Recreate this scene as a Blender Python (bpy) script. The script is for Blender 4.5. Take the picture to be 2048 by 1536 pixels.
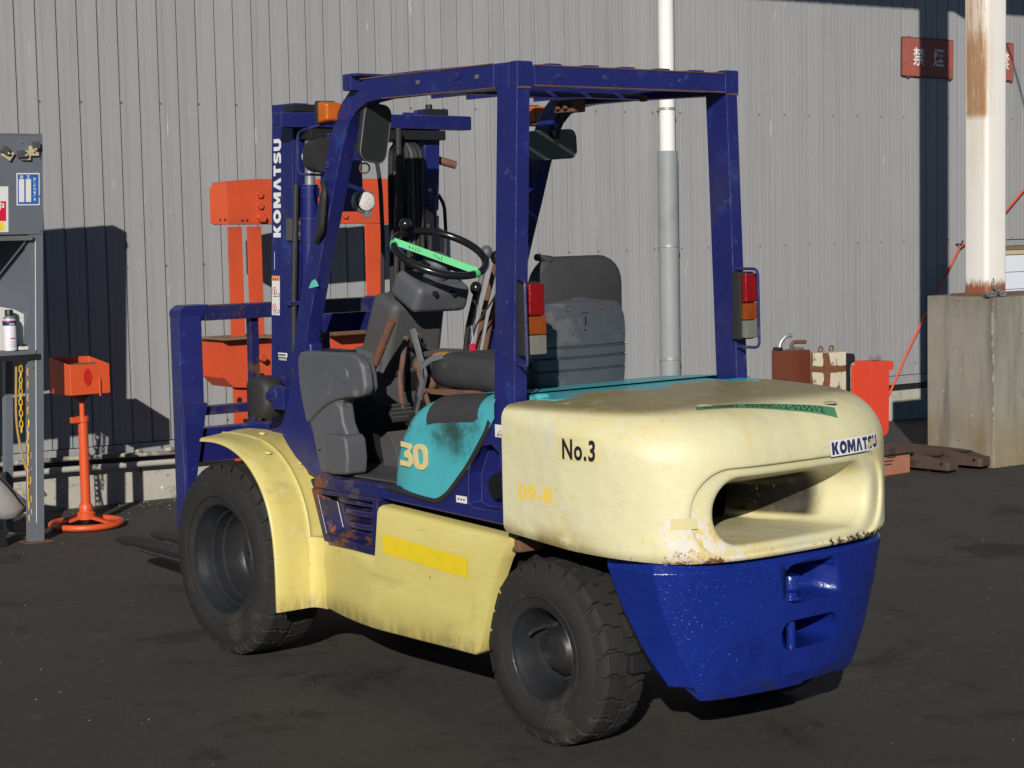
import bpy, bmesh, math, random
from mathutils import Vector, Matrix
random.seed(7)
PI = math.pi
S = bpy.context.scene
for o in list(bpy.data.objects): bpy.data.objects.remove(o)
COL = S.collection
# ---------------------------------------------------------------- camera
cam = bpy.data.cameras.new('camera'); cam.sensor_fit = 'HORIZONTAL'; cam.sensor_width = 36
cam.lens = 3821.9985 / 2048 * 36; cam.clip_start = .1; cam.clip_end = 600
camo = bpy.data.objects.new('camera', cam); COL.objects.link(camo); S.camera = camo
yaw, pitch, roll = -0.6809795, -0.0861391, -0.0203586
fw = Vector((math.cos(pitch)*math.cos(yaw), math.cos(pitch)*math.sin(yaw), math.sin(pitch)))
rt = fw.cross(Vector((0, 0, 1))).normalized(); up = rt.cross(fw)
r2 = rt*math.cos(roll) + up*math.sin(roll); u2 = up*math.cos(roll) - rt*math.sin(roll)
camo.matrix_world = Matrix(((r2.x, u2.x, -fw.x, -4.276163), (r2.y, u2.y, -fw.y, 4.062569), (r2.z, u2.z, -fw.z, 1.561550), (0, 0, 0, 1)))
# ---------------------------------------------------------------- light
SUN_EL, SUN_AZ = math.radians(20.7), math.radians(-45.0)      # direction the light travels in plan
w = bpy.data.worlds.new('World'); S.world = w; w.use_nodes = True
nt = w.node_tree; bg = nt.nodes['Background']
sky = nt.nodes.new('ShaderNodeTexSky'); sky.sky_type = 'NISHITA'; sky.sun_disc = False
sky.sun_elevation = SUN_EL; sky.sun_rotation = math.radians(315); sky.air_density = .7; sky.altitude = 800; sky.dust_density = 0; sky.ozone_density = 3.0
nt.links.new(sky.outputs[0], bg.inputs[0]); bg.inputs[1].default_value = .05
sl = bpy.data.lights.new('sun', 'SUN'); sl.energy = 5.0; sl.angle = math.radians(.5); sl.color = (1.0, .945, .86)
so = bpy.data.objects.new('sun', sl); COL.objects.link(so)
sd = Vector((math.cos(SUN_EL)*math.cos(SUN_AZ), math.cos(SUN_EL)*math.sin(SUN_AZ), -math.sin(SUN_EL)))
so.rotation_euler = sd.to_track_quat('-Z', 'Y').to_euler(); so.location = (-6, 6, 6)
S.view_settings.view_transform = 'Standard'; S.view_settings.look = 'None'
S.view_settings.exposure = -.12; S.view_settings.gamma = 1
S.render.engine = 'CYCLES'; S.cycles.max_bounces = 5; S.cycles.diffuse_bounces = 1; S.cycles.use_denoising = True
S.render.resolution_x = 1024; S.render.resolution_y = 768

# ================================================================= node helpers
class NT:
    def __init__(s, name):
        s.m = bpy.data.materials.new(name); s.m.use_nodes = True; s.t = s.m.node_tree
        s.b = s.t.nodes['Principled BSDF']; s.o = None
        s.tc = s.t.nodes.new('ShaderNodeTexCoord'); s.co = s.tc.outputs['Object']
    def n(s, t, **k):
        x = s.t.nodes.new(t)
        for a, v in k.items(): setattr(x, a, v)
        return x
    def set(s, inp, v):
        if hasattr(v, 'links') or isinstance(v, bpy.types.NodeSocket): s.t.links.new(v, inp)
        elif isinstance(v, (tuple, list)) and len(v) == 3 and inp.type == 'RGBA': inp.default_value = (*v, 1)
        else: inp.default_value = v
    def map(s, scale=(1, 1, 1), loc=(0, 0, 0), co=None):
        x = s.n('ShaderNodeMapping'); s.set(x.inputs[0], co or s.co); x.inputs['Scale'].default_value = scale; x.inputs['Location'].default_value = loc
        return x.outputs[0]
    def noise(s, scale, detail=4, rough=.6, co=None, dist=0):
        x = s.n('ShaderNodeTexNoise'); s.set(x.inputs['Vector'], co or s.co); x.inputs['Scale'].default_value = scale
        x.inputs['Detail'].default_value = detail; x.inputs['Roughness'].default_value = rough; x.inputs['Distortion'].default_value = dist
        return x.outputs[0]
    def math(s, op, a, b=0.0, clamp=False):
        x = s.n('ShaderNodeMath', operation=op); x.use_clamp = clamp; s.set(x.inputs[0], a); s.set(x.inputs[1], b); return x.outputs[0]
    def step(s, v, lo, hi):
        x = s.n('ShaderNodeMapRange'); x.interpolation_type = 'SMOOTHSTEP'; s.set(x.inputs[0], v)
        x.inputs[1].default_value = lo; x.inputs[2].default_value = hi; return x.outputs[0]
    def mix(s, f, a, b):
        x = s.n('ShaderNodeMix', data_type='RGBA'); s.set(x.inputs[0], f); s.set(x.inputs[6], a); s.set(x.inputs[7], b); return x.outputs[2]
    def xyz(s, co=None):
        x = s.n('ShaderNodeSeparateXYZ'); s.set(x.inputs[0], co or s.co); return x.outputs
    def blob(s, p, r, soft=1.0, scale=(1, 1, 1), co=None):
        """1 at p falling to 0 at distance r (object space)"""
        m = s.n('ShaderNodeVectorMath', operation='SUBTRACT'); s.set(m.inputs[0], co or s.co); m.inputs[1].default_value = p
        k = s.n('ShaderNodeVectorMath', operation='MULTIPLY'); s.set(k.inputs[0], m.outputs[0]); k.inputs[1].default_value = scale
        l = s.n('ShaderNodeVectorMath', operation='LENGTH'); s.set(l.inputs[0], k.outputs[0])
        return s.step(l.outputs['Value'], r, r*(1-soft))
    def bump(s, h, strength=.3, dist=.01):
        x = s.n('ShaderNodeBump'); x.inputs['Strength'].default_value = strength; x.inputs['Distance'].default_value = dist
        s.set(x.inputs['Height'], h)
        if s.b.inputs['Normal'].links: s.t.links.new(s.b.inputs['Normal'].links[0].from_socket, x.inputs['Normal'])
        s.t.links.new(x.outputs[0], s.b.inputs['Normal'])
    def fin(s, col, rough=.5, metal=0, spec=None):
        s.set(s.b.inputs['Base Color'], col); s.set(s.b.inputs['Roughness'], rough); s.set(s.b.inputs['Metallic'], metal)
        if spec is not None: s.b.inputs['Specular IOR Level'].default_value = spec
        return s.m

MC = {}
def paint(name, col, rough=.45, metal=0, var=.18, vs=5, wear=None, wamt=.3, ws=9, rust=0, rs=14, dirt=0, bump=.15, bs=60, stretch=(1, 1, 1), spec=None,
          orange=0, rustcol=(.16, .055, .02), edge=None, er=.007):
    """painted surface: colour drift, worn / rusty patches, grime, fine relief"""
    t = NT(name); co = t.map(stretch)
    c = t.mix(t.noise(vs, 5, .65, co), tuple(x*(1-var) for x in col), tuple(min(1, x*(1+var*.7)) for x in col))
    r = rough
    if wear:
        k = t.step(t.noise(ws, 8, .7, co), 1-wamt-.02, 1-wamt+.05); c = t.mix(k, c, wear)
    if dirt:
        d = t.math('MULTIPLY', t.step(t.noise(2.3, 9, .72), .48, .72), dirt); c = t.mix(d, c, (.06, .05, .035))
    if rust:
        k2 = t.step(t.noise(rs, 9, .75, t.map((1, 1, 1), (3.1, 1.7, .4))), .74-rust*.3, .79-rust*.3)
        c = t.mix(k2, c, t.mix(t.noise(40, 3), tuple(x*.6 for x in rustcol), tuple(min(1, x*1.6) for x in rustcol)))
        r = t.math('ADD', t.math('MULTIPLY', k2, .3), rough, True)
    else:
        r = t.math('ADD', t.math('MULTIPLY', t.noise(18, 4), .25), rough-.1, True)
    if edge:
        bv = t.n('ShaderNodeBevel'); bv.samples = 4; bv.inputs['Radius'].default_value = er
        ge = t.n('ShaderNodeNewGeometry'); dp = t.n('ShaderNodeVectorMath', operation='DOT_PRODUCT'); t.set(dp.inputs[0], bv.outputs[0]); t.set(dp.inputs[1], ge.outputs['Normal'])
        k3 = t.step(t.math('ADD', t.math('SUBTRACT', 1.0, dp.outputs['Value']), t.math('MULTIPLY', t.noise(24, 6, .7), .45)), .27, .36); c = t.mix(k3, c, t.mix(t.step(t.noise(9, 4), .42, .6), edge, tuple(x*.5 for x in edge)))
    t.bump(t.noise(bs, 5, .6), bump, .004)
    if orange: t.bump(t.noise(orange, 2, .5), .5, .003)
    return t.fin(c, r, metal, spec)

M = {}
M['blue'] = paint('blue_paint', (.013, .017, .125), .36, wear=(.018, .036, .185), wamt=.40, ws=5, rust=.17, rs=22, var=.35, bump=.12, dirt=.35, edge=(.13, .13, .27), er=.0035)
M['blue_worn'] = paint('worn_blue_paint', (.014, .016, .095), .4, wear=(.045, .04, .08), wamt=.42, ws=7, rustcol=(.075, .032, .02), rust=.62, rs=9, var=.35, dirt=.7, edge=(.13, .075, .05))
M['blue_step'] = paint('rusted_step_blue', (.014, .016, .09), .3, wear=(.06, .05, .08), wamt=.45, ws=7, rustcol=(.17, .060, .022), rust=.70, rs=7, var=.35, dirt=.7, edge=(.13, .075, .05))
M['blue_gloss'] = None
M['navy'] = paint('navy_ink', (.018, .03, .075), .5, var=.1)
M['white_ink'] = paint('white_ink', (.72, .72, .74), .5, var=.06, wear=(.45, .45, .5), wamt=.3, ws=30)
M['black_ink'] = paint('black_ink', (.014, .013, .012), .5, var=.1)
M['yellow'] = None; M['cream'] = None; M['teal'] = None
M['bright_yellow'] = paint('bright_yellow_tape', (.78, .58, .02), .42, var=.08, dirt=.15)
M['pale_yellow_ink'] = paint('yellow_ink', (.80, .58, .07), .55, var=.1, wear=(.66, .58, .3), wamt=.36, ws=60)
M['number_ink'] = paint('cream_number_paint', (.68, .55, .25), .45, var=.06)
M['fork_black'] = paint('matt_black_steel', (.011, .011, .012), .62, var=.4, rust=.1)
M['truck_rust'] = paint('dark_rusty_steel', (.075, .045, .035), .75, var=.5, wear=(.03, .026, .024), wamt=.45, ws=6, bump=.4)
M['tread'] = paint('tyre_rubber', (.026, .025, .024), .78, var=.35, vs=9, wear=(.042, .037, .032), wamt=.42, ws=4, bump=.5, bs=90, rust=0, spec=.25)
M['rim'] = paint('black_rim_paint', (.018, .020, .024), .33, var=.3, rust=.12, rs=18, dirt=.3, bump=.2)
M['plastic'] = paint('grey_plastic', (.088, .092, .104), .5, var=.2, wear=(.15, .155, .165), wamt=.4, ws=4, dirt=.3, bump=.2, bs=140)
M['plastic_dusty'] = paint('dusty_grey_plastic', (.070, .070, .074), .6, var=.25, wear=(.13, .10, .075), wamt=.36, ws=3, dirt=.25, bump=.25, bs=140)
M['vinyl'] = paint('black_vinyl', (.042, .042, .044), .55, var=.3, wear=(.11, .11, .115), wamt=.36, ws=5, bump=.3, bs=200)
M['seat_shell'] = paint('seat_shell_plastic', (.066, .074, .088), .5, var=.25, wear=(.095, .10, .108), wamt=.42, ws=4, bump=.2, bs=120, stretch=(1, 1, 2))
M['foam'] = paint('yellow_foam', (.42, .2, .03), .9, var=.4, bump=.8, bs=70)
M['dark'] = paint('greasy_black_steel', (.016, .016, .018), .45, var=.4, dirt=.3, rust=.12, rs=12)
M['black_gloss'] = paint('glossy_black', (.012, .012, .013), .18, var=.2, bump=.05)
M['rubber'] = paint('black_rubber', (.022, .022, .022), .6, var=.3, bump=.3)
M['rusty'] = paint('rusty_steel', (.16, .075, .045), .75, var=.5, wear=(.09, .06, .05), wamt=.45, ws=8, bump=.4)
M['orange'] = paint('orange_paint', (.60, .078, .024), .5, var=.2, wear=(.42, .11, .06), wamt=.36, ws=5, rust=.06, rs=20, dirt=.25, edge=(.30, .07, .04))
M['orange_red'] = paint('orange_red_paint', (.66, .055, .024), .5, var=.14, dirt=.3)
M['orange_stand'] = paint('orange_stand_paint', (.62, .085, .022), .42, var=.14, rust=.08, rs=30, dirt=.12)
M['red_spray'] = paint('red_spray', (.5, .012, .01), .5, var=.1)
M['grey_paint'] = paint('grey_cabinet_paint', (.125, .140, .165), .5, var=.1, dirt=.2, rust=.06, rs=25)
M['beige'] = paint('beige_plastic', (.50, .42, .27), .55, var=.2, dirt=.4)
M['clear_metal'] = paint('bare_galvanised', (.34, .36, .38), .42, .6, var=.2, dirt=.2)
M['lamp_glass_white'] = paint('lamp_lens', (.62, .6, .58), .15, var=.3, wear=(.35, .12, .06), wamt=.42, ws=60, bump=.5, bs=200)
M['amber'] = paint('amber_lens', (.50, .11, .006), .12, var=.35, vs=30, bump=.25, bs=120)
M['amber_dark'] = paint('amber_lens_dusty', (.24, .05, .008), .2, var=.4, vs=30)
M['red_lens'] = paint('red_lens', (.22, .003, .006), .12, var=.5, vs=40, bump=.3, bs=200)
M['clear_lens'] = paint('clear_lens', (.17, .17, .15), .15, var=.3, vs=40, bump=.3, bs=200)
M['mirror'] = paint('dark_mirror_glass', (.035, .042, .042), .08, .3, var=.1, bump=.01)
M['green_tape'] = paint('green_tape', (.10, .50, .20), .5, var=.12)
M['green_tape_dark'] = paint('dusty_green_tape', (.07, .25, .12), .6, var=.3)
M['aqua_tape'] = paint('aqua_tape', (.12, .52, .44), .5, var=.3)
M['brick_red'] = paint('pink_brown_paint', (.36, .15, .09), .7, var=.25, wear=(.2, .09, .06), wamt=.4, ws=12, bump=.4)
M['brown_block'] = paint('red_brown_paint', (.14, .036, .017), .45, var=.12, dirt=.2)
M['white_rusty'] = None
M['chain_yellow'] = paint('yellow_chain_plastic', (.72, .42, .01), .45, var=.2, dirt=.3)
M['rope'] = paint('old_rope', (.36, .27, .09), .9, var=.35, bump=.8, bs=150)
M['red_hose'] = paint('orange_hose', (.62, .08, .03), .4, var=.15)
M['cloth'] = paint('grey_cloth', (.30, .29, .28), .9, var=.2, bump=.5, bs=30)
M['white_box'] = paint('white_card', (.62, .60, .58), .6, var=.06)
M['can_white'] = paint('white_can_print', (.66, .64, .70), .35, var=.04)
M['can_black'] = paint('black_can_cap', (.02, .02, .02), .4)
M['can_red'] = paint('red_print', (.55, .02, .06), .4)
M['can_blue'] = paint('blue_print', (.02, .02, .12), .4)
M['sign_blue'] = paint('blue_sign_print', (.02, .11, .42), .4, var=.05)
M['sign_white'] = paint('white_sign_print', (.70, .70, .68), .4, var=.05, dirt=.12)
M['sign_red'] = paint('red_sign_print', (.62, .01, .04), .4, var=.05)
M['sign_yellow'] = paint('yellow_sign_print', (.75, .65, .04), .4, var=.05)
M['sign_rust'] = paint('faded_red_sign', (.34, .095, .070), .55, var=.2, wear=(.17, .06, .035), wamt=.38, ws=14, rust=.12, rs=14)
M['sign_edge'] = paint('rusted_sign_edge', (.10, .035, .018), .7, var=.4)
M['bolt'] = paint('steel_bolt', (.2, .2, .2), .45, .4, var=.3, rust=.15)
M['wood'] = paint('old_wood', (.2, .13, .07), .85, var=.3, stretch=(1, 8, 8), bump=.5)

def mk_yellow():
    t = NT('pale_yellow_body_paint')
    c = t.mix(t.noise(3.2, 6, .65, t.map((1, 1, 2.2))), (.56, .47, .13), (.68, .59, .21))
    c = t.mix(t.math('MULTIPLY', t.step(t.noise(2.1, 7, .7, t.map((1, 1, 1.6), (4, 2, 0)), .6), .50, .66), .55), c, (.66, .57, .26))
    c = t.mix(t.math('MULTIPLY', t.step(t.noise(1.7, 9, .75, t.map((.8, 1, 2.5), (1, 7, 3)), 1.2), .52, .74), .55), c, (.30, .235, .08))
    z = t.xyz()[2]
    low = t.step(z, .30, .215); grime = t.math('MULTIPLY', low, t.step(t.noise(30, 6, .7, t.map((1, 1, .25))), .35, .6))
    c = t.mix(t.math('MULTIPLY', grime, .6), c, (.16, .11, .05))
    k = t.step(t.noise(22, 8, .72), .675, .70); c = t.mix(k, c, (.17, .065, .02))
    c = t.mix(t.math('MULTIPLY', t.step(t.noise(5, 8, .75, t.map((.5, 1, 3.5), (2, 2, 9))), .56, .72), .4), c, (.74, .68, .45))
    c = t.mix(t.math('MULTIPLY', t.step(t.noise(18, 8, .8, t.map((.35, 1, 2.2), (5, 2, 1))), .58, .7), .35), c, (.25, .19, .07))
    k = t.step(t.noise(11, 9, .8, t.map((1, 1, 1), (9, 2, 5))), .72, .75); c = t.mix(k, c, (.2, .1, .03))
    t.bump(t.noise(50, 5, .6), .12, .004); t.bump(t.noise(6, 3), .25, .01)
    return t.fin(c, t.math('ADD', t.math('MULTIPLY', t.noise(7, 5), .3), .28))
M['yellow'] = mk_yellow()

def mk_cream():
    t = NT('cream_counterweight_paint')
    c = t.mix(t.noise(2.4, 6, .62), (.60, .56, .33), (.69, .65, .41))
    c = t.mix(t.math('MULTIPLY', t.step(t.noise(3.1, 7, .7, t.map((1, 1, 1), (2, 5, 1)), .8), .5, .63), .6), c, (.68, .57, .26))
    c = t.mix(t.math('MULTIPLY', t.step(t.noise(4.7, 7, .7, t.map((1, 1, .5), (6, 1, 8)), .5), .54, .68), .5), c, (.55, .55, .45))
    x, y, z = t.xyz()
    # brown dirt film lying on the top deck
    topm = t.math('MULTIPLY', t.math('MULTIPLY', t.step(z, .300, .318), t.step(x, -.50, -.36)), t.step(t.noise(5, 8, .7), .22, .48))
    c = t.mix(t.math('MULTIPLY', topm, .9), c, t.mix(t.noise(16, 6, .7), (.15, .125, .06), (.38, .31, .12)))
    slot_shade = t.math('MULTIPLY', t.math('MULTIPLY', t.step(x, -.46, -.39), t.step(z, -.055, -.035)), t.math('MULTIPLY', t.step(z, .19, .16), t.step(t.math('ABSOLUTE', y), .38, .36)))  # shade inside the slot painted in: deep walls and roof go near-black
    c = t.mix(t.math('MULTIPLY', slot_shade, t.step(t.math('ADD', t.noise(8, 7, .7), t.math('MULTIPLY', slot_shade, .25)), .35, .6)), c, (.022, .018, .012))
    # impact-chipped band along the lower edge
    lowb = t.step(z, -.050, -.100)
    cor = t.math('MULTIPLY', t.blob((-.52, .36, -.05), .23, 1, (1, .9, 1.25)), 1.0)
    n1 = t.noise(17, 9, .75, t.map((1, 1, 1.3))); n2 = t.noise(24, 9, .78, t.map((1, 1, .8), (3, 3, 3)))
    k = t.step(t.math('ADD', t.math('MULTIPLY', cor, .22), n1), .62, .66); c = t.mix(k, c, (.66, .63, .55))
    k = t.step(t.math('ADD', t.math('MULTIPLY', cor, .12), t.noise(22, 9, .75, t.map((1, 1, .7), (8, 3, 3)))), .63, .66); c = t.mix(k, c, (.66, .50, .17))
    k = t.step(t.math('ADD', t.math('ADD', t.math('MULTIPLY', cor, .09), t.math('MULTIPLY', lowb, .17)), n2), .72, .75); c = t.mix(k, c, (.21, .075, .035))
    right = t.math('MULTIPLY', t.step(y, .12, -.2), t.step(z, -.062, -.094))
    k = t.step(t.math('ADD', t.math('MULTIPLY', right, .30), t.noise(20, 8, .7, t.map((1, 2.2, .6), (1, 9, 3)))), .73, .79); c = t.mix(k, c, (.07, .05, .03))
    side = t.math('MULTIPLY', t.step(z, .0, -.07), t.step(x, -.42, -.15))
    c = t.mix(t.math('MULTIPLY', side, t.step(t.noise(9, 7, .7), .3, .6)), c, (.33, .25, .10))
    crack = t.math('MULTIPLY', t.step(t.math('ABSOLUTE', t.math('SUBTRACT', t.noise(4.5, 9, .72), .5)), .0035, .001), t.math('MULTIPLY', t.step(t.noise(2.2, 3, .5, t.map((1, 1, 1), (7, 1, 2))), .54, .6), .6))
    c = t.mix(crack, c, (.42, .37, .22))
    t.bump(t.noise(2.6, 3), .5, .03); t.bump(t.noise(9, 4), .3, .01); t.bump(n1, .2, .004)
    c = t.mix(t.math('MULTIPLY', t.step(t.noise(14, 8, .8, t.map((.4, .4, 2.6), (3, 9, 4))), .56, .72), .35), c, (.40, .35, .17))
    return t.fin(c, t.math('ADD', t.math('MULTIPLY', t.noise(8, 5), .25), .34))
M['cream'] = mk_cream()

def mk_teal():
    t = NT('turquoise_hood_paint')
    c = t.mix(t.noise(4, 6, .65, t.map((1, 1, .5))), (.045, .36, .41), (.085, .45, .50))
    c = t.mix(t.math('MULTIPLY', t.step(t.noise(7, 8, .72, t.map((2, 1, .6), (2, 3, 1)), .5), .5, .7), .4), c, (.10, .30, .32))
    st = t.math('MULTIPLY', t.blob((.41, .50, .215), .22, 1, (.9, 1, 1.5)), 1)
    k = t.step(t.math('ADD', t.math('MULTIPLY', st, .42), t.noise(6, 9, .75)), .58, 1.0); c = t.mix(k, c, (.03, .075, .07))
    st = t.blob((.70, .48, .23), .13, 1); k = t.step(t.math('ADD', t.math('MULTIPLY', st, .35), t.noise(16, 8, .78)), .62, .85); c = t.mix(k, c, (.06, .09, .085))
    t.bump(t.noise(40, 5), .15, .004)
    return t.fin(c, .42)
M['teal'] = mk_teal()

def mk_blue_gloss():
    t = NT('fresh_glossy_blue_paint')
    c = t.mix(t.noise(5, 5), (.006, .017, .165), (.009, .026, .225))
    c = t.mix(t.math('MULTIPLY', t.step(t.noise(7, 8, .75), .52, .75), .6), c, (.006, .009, .06))
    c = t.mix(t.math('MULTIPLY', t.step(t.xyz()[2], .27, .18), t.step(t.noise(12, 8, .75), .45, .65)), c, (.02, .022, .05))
    c = t.mix(t.step(t.noise(26, 8, .8, t.map((1, 1, .5))), .70, .73), c, (.05, .06, .16))
    t.bump(t.step(t.noise(130, 1, .5), .64, .72), .45, .004); t.bump(t.noise(38, 5, .6), .5, .006)
    m = t.fin(c, .2, 0, .35)
    t.b.inputs['Coat Weight'].default_value = .3; t.b.inputs['Coat Roughness'].default_value = .06
    return m
M['blue_gloss'] = mk_blue_gloss()

def mk_white_rusty():
    t = NT('white_paint_over_rust')
    x, y, z = t.xyz()
    edge = t.math('ABSOLUTE', y); c = t.mix(t.noise(6, 5), (.52, .47, .34), (.68, .64, .52))
    band = t.math('MULTIPLY', t.step(z, .25, .262), t.step(z, .297, .287))
    e = t.math('ADD', t.math('MULTIPLY', t.step(edge, .03, .0), t.step(x, .0, -.045)), band, True)
    e = t.math('ADD', e, t.step(x, .055, .085), True)
    k = t.step(t.math('ADD', t.math('MULTIPLY', e, .30), t.math('ADD', t.math('MULTIPLY', t.step(z, .22, .08), .12), t.noise(13, 9, .75, t.map((1, 1, .5))))), .555, .61)
    c = t.mix(k, c, t.mix(t.noise(30, 4), (.10, .035, .015), (.24, .11, .05)))
    t.bump(t.noise(40, 5), .3, .004)
    return t.fin(c, .6)
M['white_rusty'] = mk_white_rusty()

def mk_siding():
    t = NT('grey_steel_siding')
    info = t.n('ShaderNodeObjectInfo'); v = t.n('ShaderNodeVectorMath', operation='ADD'); t.set(v.inputs[0], t.co)
    cmb = t.n('ShaderNodeCombineXYZ'); t.set(cmb.inputs[0], t.math('MULTIPLY', info.outputs['Random'], 40)); t.set(cmb.inputs[1], t.math('MULTIPLY', info.outputs['Random'], 17)); t.set(v.inputs[1], cmb.outputs[0])
    co = v.outputs[0]
    c = t.mix(t.noise(1.6, 6, .6, t.map((1, 1, .5), co=co)), (.290, .296, .306), (.350, .354, .362))
    c = t.mix(t.math('MULTIPLY', t.step(t.noise(9, 6, .7, t.map((1, 3, .06), co=co)), .45, .75), .35), c, (.20, .20, .203))
    fl = t.step(t.noise(30, 5, .62, t.map((1, 1.4, .10), (3, 2, 0), co=co)), .685, .71); c = t.mix(fl, c, (.56, .54, .50))
    c = t.mix(t.math('MULTIPLY', info.outputs['Random'], .16), c, (.19, .19, .195))
    c = t.mix(t.math('MULTIPLY', t.step(t.noise(2.2, 7, .7, t.map((1, 1, .35), (8, 8, 8), co=co)), .55, .75), .3), c, (.36, .35, .33))
    r = t.math('ADD', t.math('MULTIPLY', t.noise(4, 4, .6, co), .2), .42)
    t.bump(t.noise(3.2, 3, .5, t.map((1, 1, .4), co=co)), .25, .01)
    return t.fin(c, r, .15)
M['siding'] = mk_siding()

def mk_asphalt():
    t = NT('worn_asphalt')
    c = t.mix(t.noise(.9, 7, .65), (.039, .0365, .0345), (.068, .063, .057))
    c = t.mix(t.step(t.noise(260, 3, .6), .55, .75), c, (.085, .078, .07))
    c = t.mix(t.math('MULTIPLY', t.step(t.noise(1.9, 7, .72, t.map((1, 1, 1), (5, 5, 0)), .5), .54, .66), .75), c, (.022, .020, .019))
    c = t.mix(t.math('MULTIPLY', t.step(t.noise(6, 7, .72, t.map((1, .5, 1), (2, 9, 0)), .3), .62, .7), .5), c, (.026, .024, .022))
    c = t.mix(t.step(t.noise(48, 4, .6, t.map((1, 1, 1), (1, 1, 0))), .765, .79), c, (.24, .22, .19))
    for p_, r_, sc_ in (((1.02, -3.14, 0), .42, (.8, 1, 1)), ((.60, -3.0, 0), .3, (1, .8, 1)), ((1.3, 1.9, 0), .5, (1, 1.5, 1)), ((-1.6, 1.2, 0), .45, (1.4, 1, 1)), ((-.6, -1.6, 0), .4, (1, 1.6, 1))):
        st_ = t.blob(p_, r_, 1, sc_); c = t.mix(t.math('MULTIPLY', t.step(t.math('ADD', t.math('MULTIPLY', st_, .5), t.noise(5, 6, .7)), .72, .86), .7), c, (.017, .016, .015))
    rot = t.n('ShaderNodeMapping'); t.set(rot.inputs[0], t.co); rot.inputs['Rotation'].default_value = (0, 0, .5); rot.inputs['Scale'].default_value = (22, .5, 1)
    c = t.mix(t.math('MULTIPLY', t.step(t.noise(1, 4, .6, rot.outputs[0], .6), .685, .72), .35), c, (.14, .13, .115))
    c = t.mix(t.math('MULTIPLY', t.step(t.noise(22, 6, .75, t.map((1, 1, 1), (3, 1, 4))), .52, .70), .5), c, (.095, .088, .078))
    near = t.step(t.xyz()[0], 4.3, 5.4)
    c = t.mix(t.step(t.math('ADD', t.math('MULTIPLY', near, .07), t.noise(60, 4, .62, t.map((1, 1, 1), (4, 1, 0)))), .735, .76), c, (.34, .30, .25))
    yb = t.blob((2.6, .95, 0), .85, 1, (1, 1.4, 1))
    c = t.mix(t.step(t.math('ADD', t.math('MULTIPLY', yb, .15), t.noise(34, 5, .7, t.map((1, 1, 1), (7, 3, 0)))), .77, .80), c, (.34, .24, .03))
    crack = t.math('MULTIPLY', t.step(t.math('ABSOLUTE', t.math('SUBTRACT', t.noise(.8, 9, .68), .5)), .0022, .0006), t.step(t.noise(.9, 3, .5, t.map((1, 1, 1), (3, 8, 0))), .52, .58))
    c = t.mix(t.math('MULTIPLY', crack, .55), c, (.13, .12, .105))
    c = t.mix(t.math('MULTIPLY', t.step(t.noise(3.3, 8, .7, t.map((1, .35, 1), (9, 2, 0)), .4), .60, .72), .45), c, (.115, .105, .092))
    t.bump(t.noise(180, 4, .7), .55, .006); t.bump(t.noise(14, 5, .6), .25, .01)
    return t.fin(c, t.math('ADD', t.math('MULTIPLY', t.noise(2, 5), .2), .72), 0, .3)
M['asphalt'] = mk_asphalt()

def concrete(name, a, b, dark=(.16, .15, .12), streak=.5, ochre=None, cracks=True):
    t = NT(name)
    c = t.mix(t.noise(3, 7, .65), a, b)
    c = t.mix(t.math('MULTIPLY', t.step(t.noise(7, 6, .6, t.map((1, 1, .12))), .45, .72), streak), c, dark)
    c = t.mix(t.step(t.noise(32, 3, .5), .70, .73), c, tuple(x*.5 for x in a))
    c = t.mix(t.step(t.noise(21, 3, .5, t.map((1, 1, 1), (5, 5, 5))), .72, .75), c, tuple(min(1, x*1.5) for x in b))
    if ochre:
        z = t.xyz()[2]; k = t.math('MULTIPLY', t.step(z, .42, .05), t.step(t.noise(2.5, 7, .7), .3, .62)); c = t.mix(t.math('MULTIPLY', k, .8), c, ochre)
        k = t.math('MULTIPLY', t.step(z, .85, 1.03), t.step(t.noise(6, 7, .7, t.map((1, 1, .3))), .35, .65)); c = t.mix(t.math('MULTIPLY', k, .55), c, (.11, .10, .07))
    if cracks:
        k = t.math('MULTIPLY', t.step(t.math('ABSOLUTE', t.math('SUBTRACT', t.noise(2.4, 9, .7, t.map((1, 1, 1.7))), .5)), .006, .002), t.step(t.noise(1.3, 3), .5, .56)); c = t.mix(k, c, (.05, .045, .035))
        k = t.step(t.math('ADD', t.noise(7, 6, .7, t.map((1, 1, .16), (3, 3, 3))), t.math('MULTIPLY', t.step(t.xyz()[2], .05, .2), .1)), .68, .74); c = t.mix(k, c, (.085, .08, .07))
    t.bump(t.noise(70, 6, .7), .4, .004)
    return t.fin(c, .85, 0, .3)
M['plinth'] = concrete('pale_plinth_concrete', (.34, .325, .28), (.46, .44, .38), (.2, .19, .15), .35)
M['pedestal'] = concrete('stained_pedestal_concrete', (.215, .20, .165), (.31, .29, .24), (.12, .11, .095), .85, (.20, .135, .045), False)

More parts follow.
